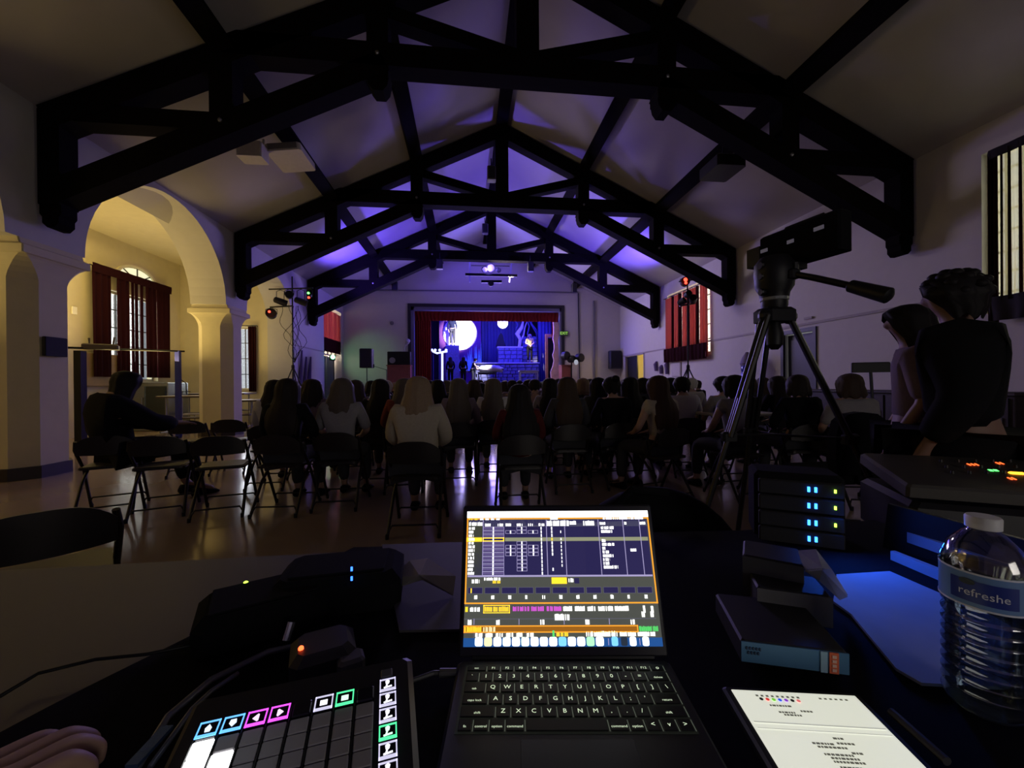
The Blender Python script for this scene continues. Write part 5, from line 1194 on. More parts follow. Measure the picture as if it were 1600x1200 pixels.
def R(a0, b0, a1, b1, col, lift=0):
    m = UI.setdefault(col, MB()); m.box(Sc((U(a0)+U(a1))/2, (V(b0)+V(b1))/2, .0007+lift*.0002), ((a1-a0)*(su1-su0), (b1-b0)*(sv1-sv0), .0003), RS)
def outline(a0, b0, a1, b1, col, w=.003, lift=1):
    R(a0, b0, a1, b0+w, col, lift); R(a0, b1-w, a1, b1, col, lift); R(a0, b0, a0+w*.7, b1, col, lift); R(a1-w*.7, b0, a1, b1, col, lift)
rr = random.Random(11)
def words(a0, b0, a1, h, col='white', lift=2):
    x = a0
    while x < a1:
        w = rr.uniform(.003, .006); R(x, b0+rr.uniform(0, h*.15), min(x+w, a1), b0+h, col, lift); x += w+(.0018 if rr.random() < .8 else .006)
R(0, 0, 1, .052, 'white'); outline(0, .055, 1, .705, 'orange', .010)
R(.012, .07, .988, .50, 'navy')
R(.012, .07, .988, .125, 'slate')
for k in range(6): words(.012+.03*k, .056, .03+.03*k, .014, 'yellow' if k < 2 else 'white')
words(.75, .054, .97, .016); R(.46, .05, .50, .07, 'white', 2)
R(.012, .10, .085, .50, 'dark_green'); R(.64, .10, .72, .50, 'navy')
words(.012, .085, .085, .03); 
for k in range(13):
    b = .125+k*.0288; 
    if k == 3: R(.0, b-.003, .085, b+.03, 'yellow', 1); R(.21, b-.001, .985, b+.028, 'olive', 1); outline(.088, b-.002, .205, b+.029, 'yellow', .008, 2)
    words(.012, b, .036+rr.uniform(0, .012), .022)
    if k != 3: outline(.088, b, .205, b+.027, 'lilac', .003, 1); R(.09, b+.006, .203, b+.018, 'violet', 1)
    R(.143, b+.002, .149, b+.024, 'white', 3)
    if k in (1, 5, 6, 7): 
        for a in (.212, .335): outline(a, b, a+.055, b+.026, 'lilac', .003, 1); R(a+.025, b+.002, a+.031, b+.024, 'white', 2)
    if k in (0, 1, 4, 5, 6, 7, 8, 9, 10, 11): outline(.273, b, .328, b+.026, 'lilac', .003, 1); R(.298, b+.002, .304, b+.024, 'white', 2)
    R(.405, b+.002, .410, b+.024, 'white', 3)
    if k in (0, 1, 2, 3, 4, 5, 6, 7, 11): R(.462, b+.002, .468, b+.024, 'yellow' if k == 3 else 'white', 3)
    if k in (1, 3, 4, 5, 6, 7, 8, 9, 10): R(.512, b+.004, .516, b+.022, 'white', 3)
for a in (.213, .275, .337, .395, .10, .17): words(a, .098, a+.03, .022)
words(.44, .075, .56, .045); words(.565, .08, .60, .03); words(.64, .078, .70, .04); words(.73, .09, .76, .022); words(.865, .09, .876, .022); words(.95, .09, .98, .022)
for a in (.088, .435, .535, .72, .855, .945): R(a, .07, a+.0035, .50, 'lilac', 2)
for k, w in enumerate((.07, .06, .0, .02, .065, .018, .035, .055, .035, .03, .075)):
    if w: words(.735, .125+.0288*k+(.0 if k < 2 else .015), .735+w, .023)
words(.885, .30, .915, .022)
R(.012, .497, .988, .51, 'lilac', 1)
words(.035, .525, .075, .03); words(.10, .515, .185, .02); words(.145, .535, .185, .022, 'yellow')
R(.455, .515, .535, .562, 'yellow', 2); words(.545, .522, .57, .028); R(.575, .52, .60, .56, 'navy', 1)
for k in range(11):
    a = .015+k*.0885+(0 if k else 0); R(a, .585, a+.078, .632, 'navy', 1); outline(a, .585, a+.078, .632, 'slate', .003, 2); words(a+.09-.055, .642, a+.09-.04, .028)
R(.03, .592, .036, .626, 'yellow', 3)
outline(.098, .712, .235, .77, 'yellow', .006, 2); words(.105, .722, .228, .036, 'yellow', 3); words(.03, .728, .08, .03); R(.005, .725, .018, .76, 'yellow', 2)
for a, w in ((.25, .085), (.345, .065), (.425, .075)): words(a, .722, a+w, .034, 'magenta')
for a, w in ((.51, .045), (.57, .05), (.635, .04), (.69, .075), (.775, .07)): words(a, .722, a+w, .034)
words(.465, .775, .54, .045); words(.92, .72, .93, .05); words(.96, .72, .972, .05); words(.91, .76, .925, .04); words(.955, .76, .97, .04)
R(.0, .808, .98, .812, 'slate', 2)
for a in (.02, .165, .39, .62, .85): words(a, .815, a+.02, .035)
for a in (.05, .28, .51, .74): R(a, .808, a+.003, .85, 'lilac', 2)
R(.0, .855, .885, .905, 'brown', 1); outline(.0, .855, .885, .905, 'orange', .008, 2); words(.005, .862, .09, .036, 'yellow'); words(.10, .862, .165, .036, 'cream'); words(.89, .862, .985, .035, 'green')
for k in range(6): words(.06+.052*k, .905, .095+.052*k, .028); R(.05+.052*k, .895, .053+.052*k, .94, 'slate', 2)
R(.45, .89, .46, .935, 'green', 3); words(.47, .90, .53, .03, 'yellow'); words(.62, .895, .78, .036); words(.79, .90, .87, .03); words(.88, .90, .97, .03)
R(0, .94, 1, 1.0, 'dock_blue', 1)
sp = 'white'; icons = ['icy', 'cream', 'white', 'icy', 'white', 'mint', 'white', 'white', 'white', 'sky', 'white', 'white', 'mint2', 'white']
m_ic = {}
def icon(a, w, col):
    m = UI.setdefault(col, MB()); n_ = 12; pts = []
    cu_, cv_ = U(a+w/2), V(.965); hw, hh = w*(su1-su0)/2, .031*(sv1-sv0)
    for k in range(n_*2):
        th = 2*PI*k/(n_*2); x = math.copysign(abs(math.cos(th))**.45, math.cos(th)); y = math.copysign(abs(math.sin(th))**.45, math.sin(th)); pts.append((x*hw, y*hh))
    vs = [Sc(cu_+x, cv_+y, .0012) for x, y in pts]+[Sc(cu_+x, cv_+y, .0007) for x, y in pts]; n2 = len(pts)
    m.add(vs, [tuple(range(n2)), tuple(range(2*n2-1, n2-1, -1))]+[(i, (i+1) % n2, (i+1) % n2+n2, i+n2) for i in range(n2)])
for k, c_ in enumerate(icons): icon(.058+k*.0468, .040, c_)
for a, c_ in ((.745, 'sky'), (.792, 'dark'), (.836, 'white'), (.90, 'white')): icon(a, .033, c_)
R(.728, .945, .731, .99, 'lilac', 3); R(.885, .945, .888, .99, 'lilac', 3)
colors = dict(white=((1, 1, .97), 2.2), orange=((.9, .36, .03), 1.1), navy=((.022, .018, .075), 1.), slate=((.10, .10, .14), 1.), yellow=((1, .66, .03), 1.3), dark_green=((.05, .055, .035), 1.), olive=((.26, .27, .17), 1.), lilac=((.36, .32, .55), 1.), violet=((.12, .09, .24), 1.), magenta=((.75, .10, .75), 1.), brown=((.30, .11, .01), 1.), cream=((1, .85, .45), 1.2), green=((.10, .75, .16), 1.), dock_blue=((.015, .08, .28), 1.), icy=((.75, .95, 1), 1.8), mint=((.7, 1, .75), 1.8), sky=((.2, .6, 1), 1.2), mint2=((.4, .95, .5), 1.2), dark=((.02, .03, .05), 1.))
names = dict(white='white_text', orange='orange_frame', navy='cue_table', slate='grey_bars', yellow='yellow_fields', lilac='cell_outlines', dock_blue='dock')
for cname, m in UI.items():
    c_, s_ = colors[cname]; obj(names.get(cname, cname+'_fields'), m, em('ui_'+cname, c_, s_), lid)
tag(obj('power_lead', MB().tube([K(-.002, .02, -.004), K(-.03, .02, -.004), K(-.06, .03, -.008), K(-.12, .0, -.010)], .003, 8).tube([K(.0, .02, -.004), K(-.022, .02, -.004)], .0055, 8), mat('lead_grey', (.05, .05, .055), .5)), 'grey lead plugged into the left side of the laptop', 'cable')
# ---- tablet
tb = [P(*q, Z=TZ+.02) for q in ((1140, 1075), (1335, 1085))]; tx = (tb[1]-tb[0]); TW = tx.length; tx.normalize(); 
td = (P(1212, 1200, Z=TZ+.02)-tb[0]).normalized(); tyv = Vector((-tx.y, tx.x, 0)); TL_ = .215
rt = Matrix((tx, tyv, ez)).transposed(); tcn = tb[0]+tx*TW/2-tyv*TL_/2
tab = thing('tablet', 'tablet with a bright cream script page, at the bottom right of the desk', 'tablet', (tcn.x, tcn.y, TZ+.012))
obj('case', MB().cbox((tcn.x, tcn.y, TZ+.014), (TW+.016, TL_+.012, .010), .003, rt), black, tab)
scr = obj('screen', MB().cbox((tcn.x, tcn.y, TZ+.0195), (TW-.002, TL_-.004, .0012), .0004, rt), mat('page_glow', (.8, .8, .7), .4, emit=(.74, .76, .64), strength=.86, noise=.03), tab)
m = MB(); mc = {}
def T(u, v): return tb[0]+tx*u-tyv*v+Vector((0, 0, .0008))
def TR(u0, v0, u1, v1, mm): mm.box(T((u0+u1)/2, (v0+v1)/2), (u1-u0, v1-v0, .0004), rt)
rr = random.Random(8)
def line(u0, v0, L, h=.0022):
    x = u0
    while x < u0+L: w = rr.uniform(.0015, .004); TR(x, v0, x+w, v0+h, m); x += w+.0009
for v_, u_, L in ((.0245, .035, .022), (.031, .066, .013), (.034, .040, .018), (.0375, .044, .020), (.066, .078, .009), (.072, .078, .016), (.0735, .052, .022), (.0775, .055, .028), (.083, .085, .011), (.086, .056, .028), (.090, .060, .028), (.094, .060, .030), (.10, .062, .022), (.108, .085, .012), (.114, .06, .03), (.119, .06, .024), (.127, .07, .02), (.135, .06, .03), (.143, .062, .028)): line(u_, v_, L)
for k in range(9): TR(.026+k*.006, .010, .029+k*.006, .0125, m)
for k in range(6): TR(.100+k*.006, .010, .103+k*.006, .012, m)
tag(obj('page_text', m, mat('page_ink', (.12, .12, .10), .6, emit=(.10, .10, .08), strength=.8), scr), kind='stuff')
m = MB(); TR(.004, .050, TW-.004, .0515, m); TR(.004, .0585, TW-.004, .0592, m); obj('page_break', m, mat('page_grey', (.35, .36, .32), .6, emit=(.42, .43, .38), strength=.9), scr)
for k, c_ in enumerate(((.01, .01, .01), (.7, .05, .04), (.2, .6, .05), (.03, .1, .8), (.25, .05, .6), (.01, .01, .01), (.8, .2, .2))):
    obj('palette_dot', MB().lathe([(.0022, 0), (.0022, .0003)], T(.030+k*.0072, .0165), 12), mat('dot_%d' % k, c_, .5, emit=c_, strength=.8, noise=0), scr)
tag(obj('stylus', MB().tube([P(1392, 1112, Z=TZ+.018), P(1480, 1190, Z=TZ+.018)], [.0045, .0045], 10), mat('stylus_grey', (.025, .025, .03), .5)), 'dark stylus lying along the right side of the tablet', 'stylus')
# ---- lighting controller with lit keys
ca = math.radians(11); cxv = Vector((math.cos(ca), math.sin(ca), 0)); tl = math.radians(11); cyv = Vector((-math.sin(ca)*math.cos(tl), math.cos(ca)*math.cos(tl), math.sin(tl))); czv = cxv.cross(cyv)
C0 = P(312, 1137, Z=TZ+.062); RC = Matrix((cxv, cyv, czv)).transposed()
def Ct(u, v, h=0): return C0+cxv*u-cyv*v+czv*h
ctl = thing('control_surface', 'black control surface with lit blue, magenta and green picture keys, at the bottom left', 'control surface', tuple(Ct(.11, .06, -.03)))
obj('housing', MB().cbox(Ct(.096, .045, -.016), (.232, .175, .024), .006, RC), mat('controller_black', (.004, .004, .006), .4), ctl)
obj('foot_wedge', MB().cbox(Ct(.096, -.02, -.036), (.21, .05, .018), .004, RC), black, ctl)
PT = .0212
cols = {'blue': ((.12, .42, .9), 1.2), 'magenta': ((.72, .08, .85), 1.2), 'white_key': ((.62, .6, .8), .8), 'green': ((.08, .75, .32), 1.1), 'off': ((.01, .01, .012), 0)}
top = ['blue', 'blue', 'magenta', 'magenta', 'off', 'white_key', 'green', 'off']
grey_key = mat('key_translucent', (.24, .23, .24), .4, noise=.06)
white_key = mat('key_white_glow', (1, 1, 1), .4, emit=(1, 1, 1), strength=4, noise=0)
def lcd(u, v, colr, icon_pts, w=PT-.003, h=.0165):
    c_, s_ = cols[colr]; k = obj('picture_key', MB().cbox(Ct(u+w/2, v+h/2, .002), (w, h, .006), .0012, RC), mat('lcd_dark', (.004, .004, .008), .2), ctl)
    if s_ > 0:
        m = MB(); b_ = .0016
        for (a0, b0, a1, b1) in ((0, 0, w, b_), (0, h-b_*1.9, w, h), (0, 0, b_*.8, h), (w-b_*.8, 0, w, h)): m.box(Ct(u+(a0+a1)/2, v+(b0+b1)/2, .0052), (a1-a0, b1-b0, .0006), RC)
        obj('glowing_rim', m, mat('rim_'+colr, c_, .5, emit=c_, strength=s_*1.3, noise=0), k)
        lum = tuple(min(1, x*.5+.6) for x in c_); m = MB()
        for pts in icon_pts: 
            n_ = len(pts); vs = [Ct(u+w*x, v+h*y, .0056) for x, y in pts]+[Ct(u+w*x, v+h*y, .0050) for x, y in pts]; m.add(vs, [tuple(range(n_)), tuple(range(2*n_-1, n_-1, -1))]+[(i, (i+1) % n_, (i+1) % n_+n_, i+n_) for i in range(n_)])
        obj('key_icon', m, mat('icon_'+colr, lum, .5, emit=lum, strength=1.3, noise=0), k)
up_ = [[(.5, .22), (.66, .45), (.62, .68), (.38, .68), (.34, .45)]]; dn = [[(.36, .25), (.64, .25), (.68, .48), (.5, .70), (.32, .48)]]; lf = [[(.3, .5), (.55, .25), (.62, .3), (.62, .68), (.55, .72)]]; rg = [[(.38, .3), (.45, .25), (.7, .48), (.45, .72), (.38, .66)]]
rect = [[(.3, .32), (.7, .32), (.7, .66), (.3, .66)]]
icn = [up_, dn, lf, rg, rect, rect, rect, rect]
for k in range(8):
    lcd(k*PT+.0015, 0, top[k], icn[k])
    for j in range(7):
        v0_ = .0180+j*.0165
        wh = (k == 0) or (k == 1 and j >= 1)
        obj('key', MB().cbox(Ct(k*PT+.0015+(PT-.003)/2, v0_+.008, .0015), (PT-.003, .0158, .005), .001, RC), white_key if wh and j < 5 else grey_key, ctl)
    obj('column_rail', MB().box(Ct(k*PT, .07, .001), (.0014, .135, .006), RC), black, ctl)
bird = [[(.35, .2), (.5, .12), (.62, .22), (.58, .4), (.45, .5), (.38, .42)], [(.25, .66), (.75, .6), (.76, .7), (.26, .76)], [(.4, .5), (.5, .5), (.46, .62), (.36, .64)]]
for j in range(6): lcd(8*PT+.0045, -.004+j*.0178, 'green' if j == 3 else 'white_key', bird, w=.0175, h=.0155)
obj('corner_key', MB().cbox(Ct(8*PT+.012, -.0135, .002), (.013, .011, .004), .001, RC), mat('corner_grey', (.06, .06, .065), .4), ctl)
spot('controller_key_glow', Ct(.02, .03, .10), Ct(.03, .05), .05, (.8, .9, 1), 120, 1, .03)
# curved shiny bag edges and leads left of the controller
lead_w = mat('lead_sheen', (.14, .15, .20), .3, .2)
for pts, r, lab in (([(215, 1198), (262, 1120), (330, 1062), (420, 1018), (480, 1006)], .0042, 'thick cable curving over the black cloth behind the control surface'), ([(235, 1198), (300, 1108), (330, 1080), (372, 1052)], .003, 'thinner cable curving inside the thick one at the left'), ([(0, 1088), (60, 1052), (150, 1030), (230, 1022), (330, 1002)], .0025, 'dark lead lying on the beige table at the left')):
    m = MB().tube([P(x, y, Z=TZ+.016) for x, y in pts], r, 8); tag(obj('cable', m, lead_w if r > .0028 else black, smooth='all'), lab, 'cable')
tag(obj('clear_bag_edge', MB().tube([P(x, y, Z=TZ+.03) for x, y in ((372, 1195), (404, 1150), (440, 1118))], [.001, .004, .001], 8), lead_w) if False else obj('metal_strip', MB().beam(P(395, 1196, Z=TZ+.02) if False else P(205, 1198, Z=TZ+.03), P(262, 1136, Z=TZ+.03), .012, .004), mat('blue_metal', (.12, .2, .4), .25, .7)), 'bluish metal strip lying at the left of the control surface', 'strip')
# power bricks, hubs, adaptors
def brick(px, py, dims, rz, label, name='power_adaptor', m_=None, z=DZ, extra=None):
    p = P(px, py, Z=z+dims[2]/2); t = thing(name, label, name.replace('_', ' '), (p.x, p.y, z), None); Rz = Matrix.Rotation(rz, 3, 'Z')
    obj('casing', MB().cbox((p.x, p.y, z+dims[2]/2), dims, min(.016, dims[2]*.35), Rz), m_ or black_fab, t)
    return t, Vector((p.x, p.y, z+dims[2])), Rz
def on_plane(px, py, pt, n=Vector((0, 0, 1))):
    d_ = _fwd+(px-800)/F*RT-(py-600)/F*UP; return CAM+d_*((pt-CAM).dot(n)/d_.dot(n))
t, top_, Rz = brick(415, 945, (.19, .13, .05), .45, 'black equipment box with a tiny yellow-green light, at the left edge of the black cloth', 'equipment_box')
obj('indicator', MB().ball(on_plane(384, 912, top_), .0045, 8, 6), led('yellow_green', (.45, 1, .05), 5), t); obj('lid_seam', MB().cbox(top_+Vector((0, 0, .001)), (.15, .09, .003), .001, Rz), black_fab, t)
t, top_, Rz = brick(535, 905, (.22, .14, .06), .1, 'black hub box with two tiny blue lights', 'equipment_box')
for y_ in (889, 904): obj('indicator', MB().box(on_plane(549.5, y_, top_+Rz @ Vector((0, -.071, 0)), Rz @ Vector((0, -1, 0))), (.003, .002, .007)), led('blue', (.03, .15, 1), 4 if y_ < 900 else 1.2), t)
obj('port_plate', MB().cbox(top_+Vector((0, 0, .001)), (.16, .09, .003), .001, Rz), black_fab, t)
t, top_, Rz = brick(505, 1015, (.085, .075, .03), .35, 'grey box with a tiny red light behind the control surface', 'adaptor', mat('grey_plastic', (.028, .028, .036), .5))
obj('indicator', MB().ball(top_+Rz @ Vector((-.028, -.01, .001)), .0038, 8, 6), led('orange_red', (1, .08, .02), 5), t)
for px, py in ((412, 958), (445, 955)):
    p = P(px, py, Z=DZ+.02); tag(obj('plug', MB().cbox(p, (.018, .035, .018), .004, (0, 0, .3)), mat('plug_grey', (.10, .10, .11), .5)), ('left' if px < 430 else 'right')+' one of two small grey plugs on the cloth between the equipment boxes', 'plug', 'plugs on the cloth')
p = P(447, 990, Z=DZ+.02); tag(obj('metal_connector', MB().tube([p+Vector((0, 0, -.01)), p+Vector((.004, .01, .012))], .006, 10), mat('connector', (.5, .5, .6), .2, .9)), 'tiny bright metal connector beside the grey box', 'connector')
tag(obj('grey_cable_clip', MB().cbox(P(548, 1032, Z=DZ+.012), (.035, .03, .016), .004, (0, 0, .4)), mat('plug_grey', (.10, .10, .11), .5)), 'small grey clip on the cloth between the control surface and the laptop', 'clip')
# crumpled napkin and grey board behind the laptop
bd = [P(597, 852, Z=DZ+.002), P(722, 848, Z=DZ+.002), P(722, 985, Z=DZ+.002), P(600, 985, Z=DZ+.002)]
m = MB().prism([(bd[0].x, bd[0].y), (bd[1].x, bd[1].y), (bd[2].x, bd[2].y), (bd[2].x-.10, bd[2].y+.01)], 'z', DZ, DZ+.004); tag(obj('grey_sheet', m, mat('sheet_grey', (.05, .047, .052), .7)), 'dark grey sheet of card lying behind the laptop at its left', 'card')
pts = [(608, 904), (640, 876), (668, 872), (712, 900), (708, 930), (660, 905), (628, 915)]
vs = []; fs = []
zz = [.012, .035, .04, .02, .006, .03, .012]
up3 = [P(x, y, Z=DZ+z_) for (x, y), z_ in zip(pts, zz)]; cen = P(655, 898, Z=DZ+.045)
m = MB().add([cen]+up3, [(0, i+1, (i+1) % 7+1) for i in range(7)]); m.add([v_-Vector((0, 0, .0015)) for v_ in [cen]+up3], [(0, (i+1) % 7+1, i+1) for i in range(7)])
tag(obj('paper_napkin', m, mat('napkin', (.30, .28, .26), .9)), 'crumpled pale paper napkin left of the laptop screen', 'napkin')
# backpack behind the laptop, right
q = P(1000, 800, Z=.9)
bagc = P(1020, 830, D=1.32); bagm = MB().ball((bagc.x, bagc.y, .42), (.36, .20, .43), 28, 18)
t = thing('backpack', 'slumped black bag on the floor behind the laptop, to its right', 'bag', (bagc.x, bagc.y, 0)); obj('bag_body', bagm, black_fab, t, smooth='all')
obj('top_strap', MB().tube([(bagc.x-.22, bagc.y-.1, .78), (bagc.x-.12, bagc.y-.12, .88), (bagc.x, bagc.y-.1, .86)], .012, 8), black_fab, t); obj('front_pocket', MB().ball((bagc.x+.08, bagc.y-.14, .30), (.22, .10, .22), 18, 12), black_fab, t, smooth='all')
# stepped stack of books and boxes right of the laptop
def slab(pa, pb, Zt, th, dep, m_, label, name, cat):
    a, b = P(*pa, Z=Zt), P(*pb, Z=Zt); e = (b-a); L = e.length; e.normalize(); n_ = Vector((-e.y, e.x, 0)); Rz = Matrix((e, n_, ez)).transposed()
    c = (a+b)/2+n_*dep/2; t = thing(name, label, cat, (c.x, c.y, Zt-th)); obj('cover', MB().cbox((c.x, c.y, Zt-th/2), (L, dep, th), .003, Rz), mat('cover_black', (.006, .007, .010), .6), t); obj('spine', MB().box(a+e*(L/2)+n_*(-.0005)+Vector((0, 0, -th/2)), (L, .002, th*.94), Rz), m_, t); return t, a, e, n_, L, Rz
bb_ = mat('book_blue', (.06, .17, .30), .5); gk = mat('box_card_lit_grey', (.11, .11, .11), .6)
t, a, e, n_, L, Rz = slab((1158, 1000), (1326, 1020), DZ+.032, .03, .13, bb_, 'book with a blue spine and an orange-red tag, in front of the stack', 'book', 'book')
obj('spine_tag', MB().box(a+e*(L*.86)+n_*(-.0022)+Vector((0, 0, -.015)), (.011, .002, .028), Rz), mat('tag_orange', (.65, .13, .05), .5), t); obj('spine_band', MB().box(a+e*(L*.77)+n_*(-.0022)+Vector((0, 0, -.015)), (.008, .002, .028), Rz), mat('band_pale', (.25, .40, .5), .5), t)
m = MB(); rr = random.Random(3)
for k in range(9):
    m.box(a+e*(L*(.05+.016*k))+n_*(-.0022)+Vector((0, 0, -.009-(k % 2)*.006)), (.002, .0015, .004), Rz)
obj('spine_marks', m, mat('ink_dark', (.02, .04, .08), .6), t)
m = MB()
for k in range(4): m.box(a+e*(L*.86)+n_*(-.0036)+Vector((0, 0, -.006-k*.006)), (.005, .001, .004), Rz)
obj('tag_marks', m, mat('tag_pale', (.7, .45, .35), .5), t)
slab((1183, 917), (1301, 933), DZ+.055, .05, .07, gk, 'dark grey card box behind the blue book', 'card_box', 'box'); slab((1160, 866), (1256, 884), DZ+.085, .08, .08, mat('box_card_lit_dark', (.05, .05, .055), .6), 'taller dark box at the back of the stack', 'card_box', 'box')  # lit front and dark top are put into the colours of each box
# crumpled clear bag
m = MB(); base_pts = [(1247, 860), (1275, 858), (1300, 890), (1325, 930), (1312, 935), (1280, 905), (1258, 890)]; zt = [.10, .11, .09, .03, .02, .07, .08]
up3 = [P(x, y, Z=DZ+z_) for (x, y), z_ in zip(base_pts, zt)]; cen = P(1285, 888, Z=DZ+.10)
m.add([cen]+up3, [(0, i+1, (i+1) % 7+1) for i in range(7)]); m.add([v_-Vector((0, 0, .003)) for v_ in [cen]+up3], [(0, (i+1) % 7+1, i+1) for i in range(7)])
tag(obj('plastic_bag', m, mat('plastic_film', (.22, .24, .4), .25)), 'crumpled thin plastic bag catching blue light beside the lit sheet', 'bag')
# white board catching the blue rack light
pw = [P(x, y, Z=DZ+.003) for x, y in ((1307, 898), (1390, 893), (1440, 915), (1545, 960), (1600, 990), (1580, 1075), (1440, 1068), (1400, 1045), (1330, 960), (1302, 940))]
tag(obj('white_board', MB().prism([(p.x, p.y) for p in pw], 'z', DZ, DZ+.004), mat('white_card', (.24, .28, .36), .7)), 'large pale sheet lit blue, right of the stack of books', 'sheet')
# ---- rack with amplifiers
RD = .98
rk = P(1250, 812, D=RD)
t = thing('charging_rack', 'black rack unit on the desk with four pairs of bright blue lights', 'equipment rack', (rk.x, rk.y+.06, DZ))
yaw_r = math.radians(-30); Rr = Matrix.Rotation(yaw_r, 3, 'Z'); fx_ = Rr @ Vector((1, 0, 0)); fy_ = Rr @ Vector((0, 1, 0))
rc = Vector((rk.x, rk.y, 0))+fy_*.07; rt_ = P(1250, 742, D=RD).z
obj('case', MB().cbox((rc.x, rc.y, (rt_+DZ)/2), (.19, .12, rt_-DZ), .01, Rr), black_fab, t)
zs = [P(1264, y, D=RD).z for y in (762, 787, 813, 838)]
for i, z in enumerate(zs):
    u = obj('unit_front', MB().cbox(Vector((rk.x, rk.y, z))-fy_*.0, (.175, .016, .034), .003, Rr), mat('amp_front', (.003, .003, .004), .8), t)
    for dx in (-.006, .008): obj('blue_lamp', MB().box(Vector((rk.x, rk.y, z))+fx_*(dx+.022)-fy_*.0095, (.005, .003, .012), Rr), led('rack_blue', (.02, .16, 1), 9), u)
    if i < 3: obj('green_lamp', MB().box(Vector((rk.x, rk.y, z))+fx_*.068-fy_*.0095, (.004, .003, .008), Rr), led('yellow_green', (.45, 1, .05), 5), u)
obj('green_lamp', MB().box(Vector((rk.x, rk.y, P(1264, 856, D=RD).z))+fx_*.068-fy_*.0095, (.004, .003, .008), Rr), led('yellow_green', (.45, 1, .05), 5), t)
for z in zs[:2]: spot('rack_glow', Vector((rk.x, rk.y, z))-fy_*.03+fx_*.03, Vector((.88, .62, .83)), 1.9, (.02, .13, 1), 150, 1, .015)
# ---- mixing console on its stand at the far right
blk = mat('console_black', (.004, .004, .005), .45)
m0, m1 = P(1415, 708, D=1.75), P(1640, 712, D=1.55)
t = thing('mixing_console', 'large black mixing console with red and green level lights at the far right', 'mixing console', (1.75, 1.25, 0))
ca2 = math.radians(-28); Rc2 = Matrix.Rotation(ca2, 3, 'Z') @ Matrix.Rotation(math.radians(8), 3, 'X')
cc2 = P(1560, 742, D=1.55)
obj('top_panel', MB().cbox(cc2+Vector((.12, .02, -.03)), (.86, .42, .05), .01, Rc2), mat('console_panel', (.045, .042, .036), .5), t)
obj('chassis', MB().cbox(Vector((cc2.x+.14, cc2.y+.02, cc2.z-.20)), (.88, .46, .20), .02, Matrix.Rotation(ca2, 3, 'Z')), blk, t)
ux = Rc2 @ Vector((1, 0, 0)); uy = Rc2 @ Vector((0, 1, 0)); uz = Rc2 @ Vector((0, 0, 1))
def on_panel(px, py):
    d_ = _fwd+(px-800)/F*RT-(py-600)/F*UP; o_ = cc2+Vector((.12, .02, -.03))+uz*.0255; tt = (o_-CAM).dot(uz)/d_.dot(uz); return CAM+d_*tt
for px, py, n_ in ((1518, 726, 3), (1563, 724, 2), (1582, 748, 2)):
    for k in range(n_): q = on_panel(px+k*6-4, py); obj('red_level_light', MB().box(q, (.005, .022, .004), Rc2), led('level_red', (1, .10, .02), 3), t)
q = on_panel(1552, 735)
for dx in (-4, 4):
    q = on_panel(1552+dx, 735); obj('green_digit', MB().box(q+uy*.008, (.010, .002, .003), Rc2).box(q, (.010, .002, .003), Rc2).box(q-uy*.008, (.010, .002, .003), Rc2).box(q+ux*.005+uy*.004, (.002, .009, .003), Rc2).box(q-ux*.005-uy*.004, (.002, .009, .003), Rc2), led('digit_green', (.1, 1, .15), 3), t)
obj('orange_lamp', MB().cbox(on_panel(1589, 740), (.045, .02, .01), .003, Rc2), led('lamp_orange', (1, .36, .02), 4), t)
m = MB()
for k in range(14):
    q = on_panel(1470+k*9, 722+(k % 3)*9); m.lathe([(.006, 0), (.005, .012)], q, 8)
tag(obj('knobs', m, black, t), kind='stuff'); t['category'] = 'mixing console'
# sloping dark rails under the console catching blue light
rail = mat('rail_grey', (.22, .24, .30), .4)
t2 = thing('console_stand', 'sloping black stand with two flat rails lit blue, under the mixing console', 'stand', (1.3, 1.0, 0))
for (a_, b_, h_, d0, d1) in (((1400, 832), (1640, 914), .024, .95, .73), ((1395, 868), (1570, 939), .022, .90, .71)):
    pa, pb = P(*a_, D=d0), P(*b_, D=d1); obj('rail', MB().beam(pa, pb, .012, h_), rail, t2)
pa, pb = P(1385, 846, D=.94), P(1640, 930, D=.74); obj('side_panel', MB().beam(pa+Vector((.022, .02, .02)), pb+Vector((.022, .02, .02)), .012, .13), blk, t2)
# ---- water bottle
bx = P(1572, 1120, Z=TZ+.09) ; bx = Vector((.62, .415, 0)); Rb = .036; z0 = DZ
bt = thing('water_bottle', 'clear ribbed plastic water bottle with a blue label at the right edge', 'bottle', (bx.x, bx.y, z0))
prof = [(.020, .0), (.031, .002), (.036, .010)]
z = .014
while z < .125: prof += [(.0365, z), (.0335, z+.005), (.0365, z+.010)]; z += .0125
prof += [(.0372, .128), (.0372, .172), (.0365, .180), (.030, .198), (.018, .212), (.0135, .216), (.0135, .222)]
plastic = clear_mat('bottle_plastic', (.80, .84, .88), .6, .08)
obj('bottle_wall', MB().lathe(prof, (bx.x, bx.y, z0), 40), plastic, bt, smooth='all')
obj('water', MB().lathe([(.030, .004), (.0325, .02), (.0325, .125), (.0355, .13), (.0355, .168), (.03, .1685)], (bx.x, bx.y, z0), 32), clear_mat('water', (.55, .62, .68), .35, .02), bt, smooth=True)
obj('cap', MB().lathe([(.0155, .0), (.0158, .012), (.0145, .014)], (bx.x, bx.y, z0+.218), 28), mat('cap_white', (.55, .55, .54), .5), bt, smooth=True)
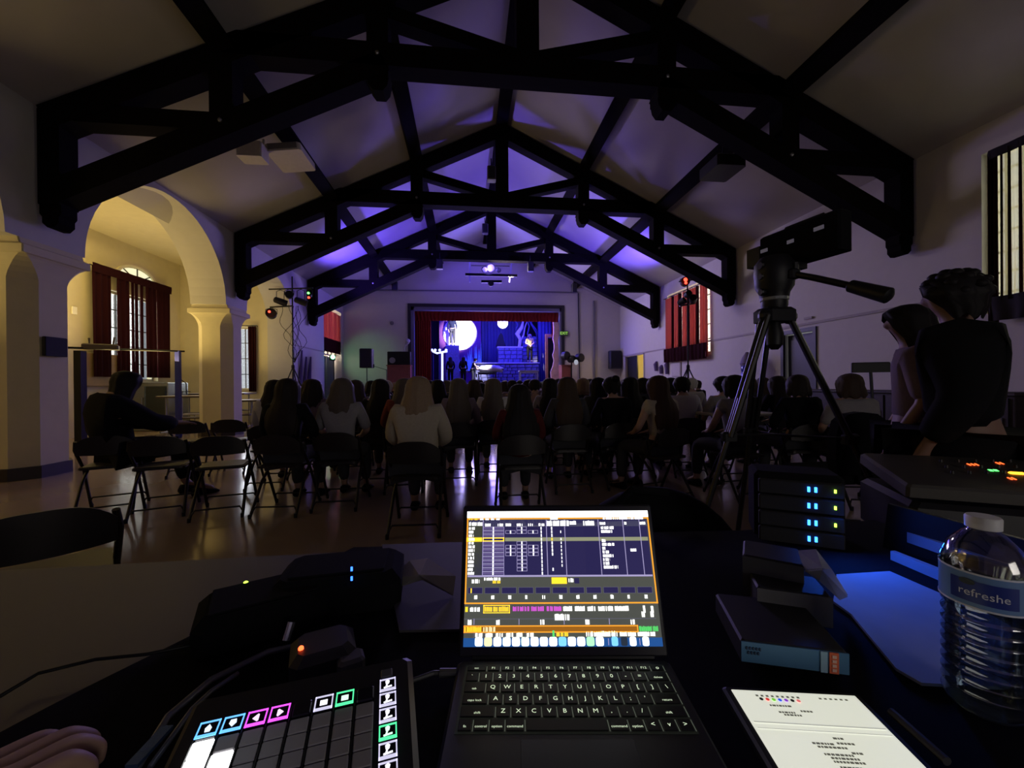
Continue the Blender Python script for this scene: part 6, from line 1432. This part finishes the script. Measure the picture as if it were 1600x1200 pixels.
def lab_arc(r, za, zb, a0, a1, col, name, parent=bt, n=24):
    vs = []
    for k in range(n+1):
        a = a0+(a1-a0)*k/n; vs += [(bx.x+r*math.cos(a), bx.y+r*math.sin(a), z0+za), (bx.x+r*math.cos(a), bx.y+r*math.sin(a), z0+zb)]
    return obj(name, MB().add(vs, [(2*k, 2*k+2, 2*k+3, 2*k+1) for k in range(n)]), col, parent, smooth='all')
label = lab_arc(.0378, .131, .170, 0, 2*PI, mat('label_pale_blue', (.12, .22, .42), .4, noise=.3), 'label')
va = math.atan2(-bx.y, -bx.x)   # side facing the viewer
lab_arc(.0381, .137, .162, va-.75, va+.75, mat('label_deep_blue', (.015, .03, .20), .4), 'label_patch', label)
m = MB()
def wrap(c, r, zc): a = va+c.x/r; return Vector((bx.x+(r+c.z*.2)*math.cos(a), bx.y+(r+c.z*.2)*math.sin(a), z0+zc+c.y))
text_mesh('refreshe', .0125, m, lambda c: wrap(c, .0384, .148)); obj('label_word', m, mat('label_white', (.6, .62, .68), .5), label)
m = MB(); m.add([Vector((bx.x+.0385*math.cos(va-.35+.18*math.cos(a)), bx.y+.0385*math.sin(va-.35+.18*math.cos(a)), z0+.160+.0035*math.sin(a))) for a in [2*PI*k/20 for k in range(20)]], [tuple(range(20))]); obj('label_oval', m, mat('label_dark_oval', (.02, .03, .03), .5), label)
obj('label_stripe', lab_arc(.0381, .1695, .1715, 0, 2*PI, mat('label_white', (.6, .62, .68), .5), 'label_edge', label) and MB().lathe([(.0382, .130), (.0382, .132)], (bx.x, bx.y, z0), 32), mat('label_white', (.6, .62, .68), .5), label)
# ---- photographer's blurred knuckle at the bottom left corner: a resting fist with a thumb
sk = Sk(); o0 = P(20, 1210, Z=TZ+.10)
def hand(o0, rz):
    R3 = Matrix.Rotation(rz, 3, 'Z'); f = lambda x, y, z: o0+R3 @ Vector((x, y, z))
    sk = Sk(); a0 = sk.p(f(-.36, -.30, .02), .042, .040); a = sk.p(f(-.20, -.16, .0), .036, .032, a0); b = sk.p(f(-.09, -.07, .01), .027, .023, a); c = sk.p(f(-.03, -.02, .01), .036, .018, b)
    for q, L in ((-1.5, .045), (-.5, .055), (.5, .052), (1.5, .040)):
        sx, sy_ = q*.019*.7, -q*.019*.7
        k = sk.p(f(.012+sx, .012+sy_, .012), .0105, .0100, c); k2 = sk.p(f(.012+sx+L*.7, .012+sy_+L*.7, .006), .0095, .009, k); k3 = sk.p(f(.012+sx+L*.95, .012+sy_+L*.95, -.014), .0085, .008, k2); sk.p(f(.012+sx+L*.9, .012+sy_+L*.9, -.032), .0075, .007, k3)
    t1 = sk.p(f(-.015, -.052, .0), .0125, .012, c); t2 = sk.p(f(.022, -.055, -.004), .0105, .010, t1); sk.p(f(.048, -.040, -.010), .009, .008, t2)
    return skin_mesh('hand', sk.v, sk.e, 2)
me = hand(Vector((0, 0, 0)), 0); me.materials.append(SKIN)
hd_ = bpy.data.objects.new('resting_hand', me); COL.objects.link(hd_); q = P(30, 1215, Z=TZ+.045); hd_.location = (q.x-.015, q.y-.03, q.z); hd_.rotation_euler = (0, 0, math.radians(20))
tag(hd_, 'bare hand resting on the beige table in the bottom left corner', 'hand')
